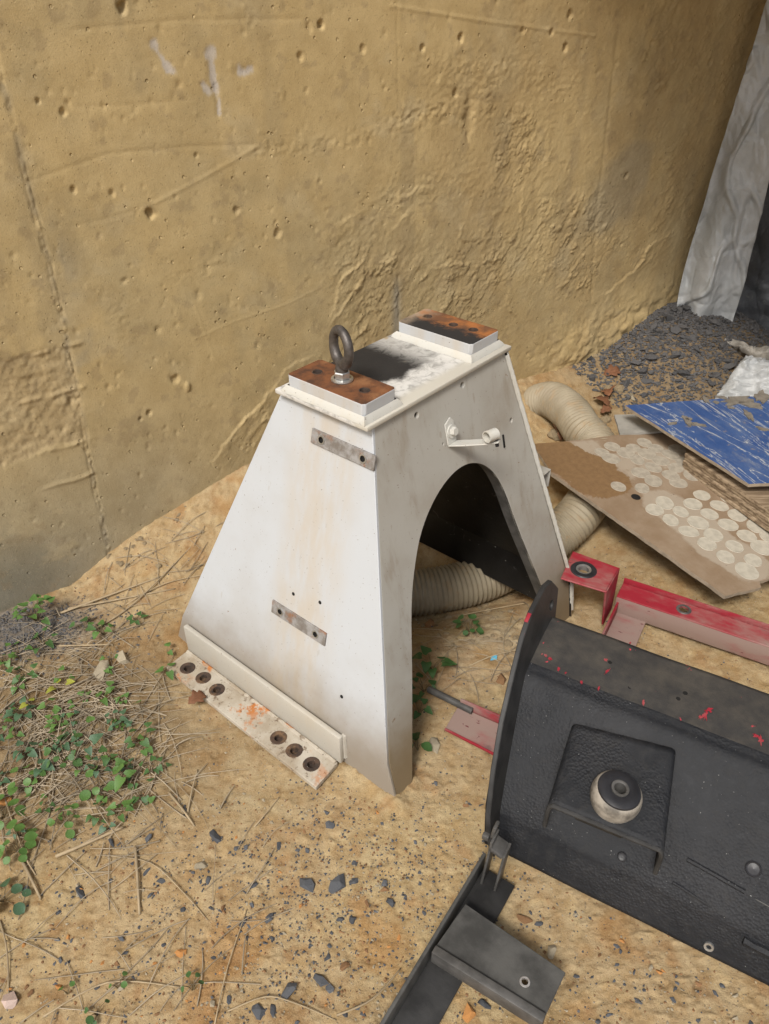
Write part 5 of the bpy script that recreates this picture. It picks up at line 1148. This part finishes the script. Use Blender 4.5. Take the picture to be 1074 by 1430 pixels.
def weed(px, py, size, count, mat, kind, height, spread, label, group=None):
    p = atg(px, py); root = empty('weed', tuple(p), random.uniform(0, 6.28)); tag(root, label, 'weed', group)
    bm = bmesh.new()
    for i in range(count):
        a = 2.4*i+random.uniform(-.4, .4); r = spread*random.uniform(.35, 1.0) if count > 1 else spread*.3; hh = height*random.uniform(.45, 1.0)
        tip = Vector((r*math.cos(a), r*math.sin(a), hh)); tube(bm, [(0, 0, -.004), tip*.5+Vector((0, 0, hh*.22)), tip], [.0011, .0009, .0006], 4)
        l = link('leaf', random.choice(LEAF[(mat, kind)]), root); l.location = tip; s_ = 0.98*size*random.uniform(.7, 1.15); l.scale = (s_, s_, s_); l.rotation_euler = (random.uniform(-.35, .35), random.uniform(-.35, .45), a+random.uniform(-.6, .6))
    from_bm('stem', bm, 'vine_stem', root)
G1 = 'heart-leaf weeds'
for x, y, sz, n, m, kd, hh, sp, lab in (
    (52, 868, .024, 16, 'leaf', 'heart', .07, .045, 'tall leafy green weed at the foot of the wall on the left'), (120, 882, .030, 4, 'leaf_dark', 'heart', .035, .03, 'broad-leaved weed right of the tall one by the wall'), (146, 886, .020, 7, 'leaf', 'heart', .03, .035, 'green weed left of the white stand, near dry stems'), (191, 872, .018, 5, 'leaf_dark', 'heart', .03, .02, 'small dark weed close to the white stand'),
    (60, 900, .022, 8, 'leaf_dark', 'heart', .03, .04, 'dark weed in front of the tall one by the wall'), (26, 912, .018, 5, 'leaf', 'heart', .02, .03, 'weed at the edge of the fine gravel'), (36, 945, .020, 8, 'leaf_dark', 'heart', .03, .035, 'dark weed at the left, above the yellow-leaved one'), (88, 962, .022, 3, 'leaf_yellow', 'heart', .02, .02, 'olive-yellow weed in dead grass'), (92, 948, .016, 3, 'leaf', 'heart', .02, .02, 'little green weed above the olive-yellow one'),
    (33, 998, .024, 7, 'leaf_blue', 'heart', .03, .03, 'bluish green weed near the left edge'), (47, 992, .020, 2, 'leaf_yellow', 'heart', .035, .012, 'bright yellow leaf among bluish green ones'), (72, 992, .024, 3, 'leaf', 'heart', .03, .018, 'weed right of the yellow leaf'), (159, 968, .024, 2, 'leaf', 'heart', .04, .012, 'light green weed beside the pale round stone'), (145, 978, .020, 3, 'leaf', 'heart', .03, .016, 'weed below the pale round stone'), (198, 992, .026, 1, 'leaf', 'heart', .045, .008, 'single pale heart leaf left of the foot plate'), (234, 944, .028, 3, 'leaf', 'heart', .03, .02, 'shiny green weed at the left end of the foot plate'), (235, 915, .018, 2, 'leaf', 'heart', .035, .01, 'small yellow-green weed behind the foot plate'),
    (133, 1022, .026, 1, 'leaf', 'heart', .045, .008, 'single pale leaf in the middle of the dead grass'), (196, 1034, .022, 6, 'leaf_dark', 'heart', .03, .03, 'dark weed in dead grass below the foot plate corner'), (218, 1074, .020, 7, 'leaf_dark', 'heart', .025, .032, 'dark weed on the right border of the dead grass'), (62, 1076, .026, 3, 'leaf_blue', 'heart', .04, .014, 'upright bluish leaf in the left part of the weeds'), (123, 1053, .026, 3, 'leaf_blue', 'heart', .04, .018, 'upright bluish leaf in the centre of the weeds'), (150, 1064, .020, 3, 'leaf_dark', 'heart', .03, .02, 'weed right of the central bluish leaf'), (92, 1062, .022, 9, 'leaf_dark', 'oval', .04, .045, 'bushy dark weed in the centre of the weeds'), (40, 1090, .022, 5, 'leaf', 'oval', .03, .03, 'light green weed left of the bushy one'), (140, 1098, .026, 6, 'leaf', 'oval', .03, .035, 'olive green weed below the bushy one'), (176, 1095, .030, 3, 'leaf', 'heart', .045, .014, 'bright green upright leaf near the sand'), (170, 1135, .022, 2, 'leaf', 'heart', .03, .01, 'small bright leaf at the border of the sand'), (140, 1140, .017, 6, 'leaf_dark', 'heart', .025, .022, 'small dark weed at the border of the sand'), (95, 1152, .019, 9, 'leaf', 'oval', .03, .032, 'round-leaved weed above the long dry stalk'), (26, 1188, .024, 11, 'leaf', 'oval', .035, .035, 'bright round-leaved weed at the left edge'), (6, 1140, .026, 8, 'leaf', 'oval', .035, .035, 'green weed cut by the left edge'), (6, 1258, .024, 8, 'leaf_blue', 'oval', .03, .04, 'grey-green weed in the lower left corner'), (40, 1053, .022, 4, 'leaf_blue', 'heart', .025, .022, 'bluish weed at the left edge of the grass'), (198, 1110, .020, 5, 'leaf_dark', 'heart', .02, .03, 'low dark weed right of the bright upright leaf'), (25, 1032, .018, 3, 'leaf', 'heart', .03, .012, 'yellow-green weed by the left edge'), (170, 1022, .018, 4, 'leaf_blue', 'heart', .025, .02, 'bluish weed right of the single pale leaf'),
    (165, 1380, .012, 3, 'leaf', 'oval', .02, .018, 'tiny grass-like weed at the bottom edge'), (136, 1416, .014, 4, 'leaf_dark', 'oval', .02, .025, 'dark weed at the bottom edge'), (95, 1389, .011, 2, 'leaf', 'oval', .02, .01, 'tiny green weed at the bottom left'), (270, 1383, .012, 4, 'leaf_dark', 'oval', .03, .014, 'small dark weed near the bottom'),
    (655, 882, .024, 12, 'leaf_dark', 'oval', .035, .035, 'dark green weed growing in front of the duct hose'), (603, 938, .034, 7, 'leaf_dark', 'heart', .06, .035, 'pointed-leaf weed under the arch near the steel pin'), (592, 965, .024, 6, 'leaf_dark', 'heart', .03, .03, 'dark weed beside the left leg of the arch'), (586, 998, .026, 6, 'leaf_dark', 'heart', .045, .028, 'dark weed below the steel pin beside the arch leg'), (583, 1048, .030, 4, 'leaf_dark', 'oval', .03, .022, 'dark weed at the foot of the arch leg')):
    weed(x, y, sz, n, m, kd, hh, sp, lab)
VN = 'little green heart-leaf seedling among the dry grass'
for i in range(44):
    px, py = random.gauss(105, 75), random.gauss(1030, 75)
    if px < -5 or px > 225 or py < 880 or py > 1190: continue
    weed(px, py, random.uniform(.013, .022), random.randint(2, 6), random.choice(('leaf', 'leaf_dark', 'leaf', 'leaf_blue')), 'heart', random.uniform(.012, .03), random.uniform(.012, .03), VN, 'seedlings in the dry grass')
# dry grass
def stalkpath(p, a, L, arch, k=7):
    out = []; bend = random.uniform(-.45, .45); pos = np.array([p[0], p[1]]); ang = a
    for i in range(k):
        t = i/(k-1); z = gz(pos[0], pos[1])+.004+arch*math.sin(math.pi*min(t*1.05, 1))
        out.append((pos[0], pos[1], z)); ang += bend/(k-1)+random.uniform(-.07, .07); pos = pos+np.array([math.cos(ang), math.sin(ang)])*L/(k-1)
    return out
bm = bmesh.new(); cnt = 0
gc = at(110, 1010, 0)
while cnt < 640:
    px, py = random.gauss(110, 85), random.gauss(1015, 75)
    if px < -40 or px > 330 or py < 850 or py > 1230: continue
    if px > 250 and py > 960+(px-233)*.81-40 and py < 1080: continue
    p = atg(px, py); q = p-STAND_O; lx, ly_ = q@sX, q@sY
    if lx > -.10 and -.05 < ly_ < .85 and lx < .9: continue
    L = random.uniform(.03, .10) if random.random() < .6 else random.uniform(.10, .22); pts = stalkpath(p, random.gauss(.45, .8)+random.choice((0, math.pi)), L, random.choice((.001, .002, .004, .010)))
    r = random.uniform(.0006, .0016); tube(bm, pts, [r, r, r, r*.9, r*.8, r*.7, r*.4], 4, caps=False); cnt += 1
for i in range(150):                     # thin stems elsewhere
    px, py = random.choice(((random.uniform(600, 740), random.uniform(850, 960)), (random.uniform(130, 330), random.uniform(740, 880)), (random.uniform(0, 400), random.uniform(1180, 1430))))
    p = atg(px, py); q = p-STAND_O; lx, ly_ = q@sX, q@sY
    if -.10 < lx < .9 and .0 < ly_ < .85 and px < 560: continue
    pts = stalkpath(p, random.uniform(0, 6.28), random.uniform(.05, .16), random.choice((.002, .008))); r = random.uniform(.0006, .0012); tube(bm, pts, [r]*6+[r*.5], 4, caps=False)
o = from_bm('dry_grass', bm, 'straw', None, angle=180); o['kind'] = 'stuff'; tag(o, 'tangled dry grass stems lying over the weedy soil', 'dry grass')
def stalk(pxs, r, label, arch=.006):
    pts = [atg(x, y, r+arch*math.sin(math.pi*i/max(len(pxs)-1, 1))) for i, (x, y) in enumerate(pxs)]; o0 = pts[0].copy(); bm = bmesh.new(); C_ = catmull(pts, 5)
    n = len(C_); tube(bm, [tuple(p-o0) for p in C_], [r*(1-.35*i/n) for i in range(n)], 6); o = from_bm('dry_stalk', bm, 'stalk', None, angle=180); o.location = tuple(o0); tag(o, label, 'stalk')
for pts, r, lab in ((((78, 1196), (120, 1178), (172, 1155)), .0040, 'thick pale dry stalk lying where the weeds meet the sand'), (((189, 1182), (192, 1225), (195, 1277)), .0034, 'upright-lying dry stalk alone on the sand'), (((236, 1107), (255, 1130), (272, 1154)), .0030, 'short dry stalk on the sand below the weeds'), (((262, 1135), (268, 1105), (276, 1075)), .0026, 'dry stalk pointing to the foot plate'), (((30, 1200), (45, 1230), (57, 1255)), .0034, 'brown dry stalk at the lower left'), (((85, 856), (150, 832), (225, 805)), .0034, 'long dry stem at the foot of the wall'), (((95, 850), (160, 838), (245, 822)), .0030, 'second dry stem crossing the long one by the wall'), (((130, 880), (190, 840), (285, 745)), .0026, 'thin dark stem rising over the bank'), (((175, 845), (230, 815), (300, 800)), .0018, 'thin twig across the bank beside the stand'), (((80, 902), (120, 901), (158, 900)), .0028, 'straight dry stem behind the pale round stone'), (((0, 1090), (15, 1140), (35, 1195), (50, 1222)), .0022, 'bent dry stem along the left edge'), (((355, 1155), (372, 1135), (390, 1113)), .0018, 'thin straw on the sand below the foot plate'), (((300, 1430), (318, 1350), (345, 1270)), .0014, 'thin long straw running up the sand'), (((318, 1412), (370, 1392), (410, 1400), (470, 1425)), .0016, 'curved thin stem at the bottom edge'), (((470, 1418), (520, 1395), (560, 1352)), .0020, 'curved stem near the frame rail'), (((0, 1285), (10, 1330), (12, 1400)), .0018, 'thin stem at the left bottom edge'), (((60, 1420), (150, 1372), (250, 1378)), .0018, 'long thin stem across the bottom left'), (((150, 1195), (210, 1205), (255, 1245), (290, 1285)), .0014, 'thin curved stem across the sand'), (((655, 930), (690, 915), (735, 905)), .0022, 'dry twig on the soil beside the end plate'), (((640, 860), (690, 850), (735, 842)), .0018, 'thin root lying below the duct hose')):
    stalk(pts, r, lab)
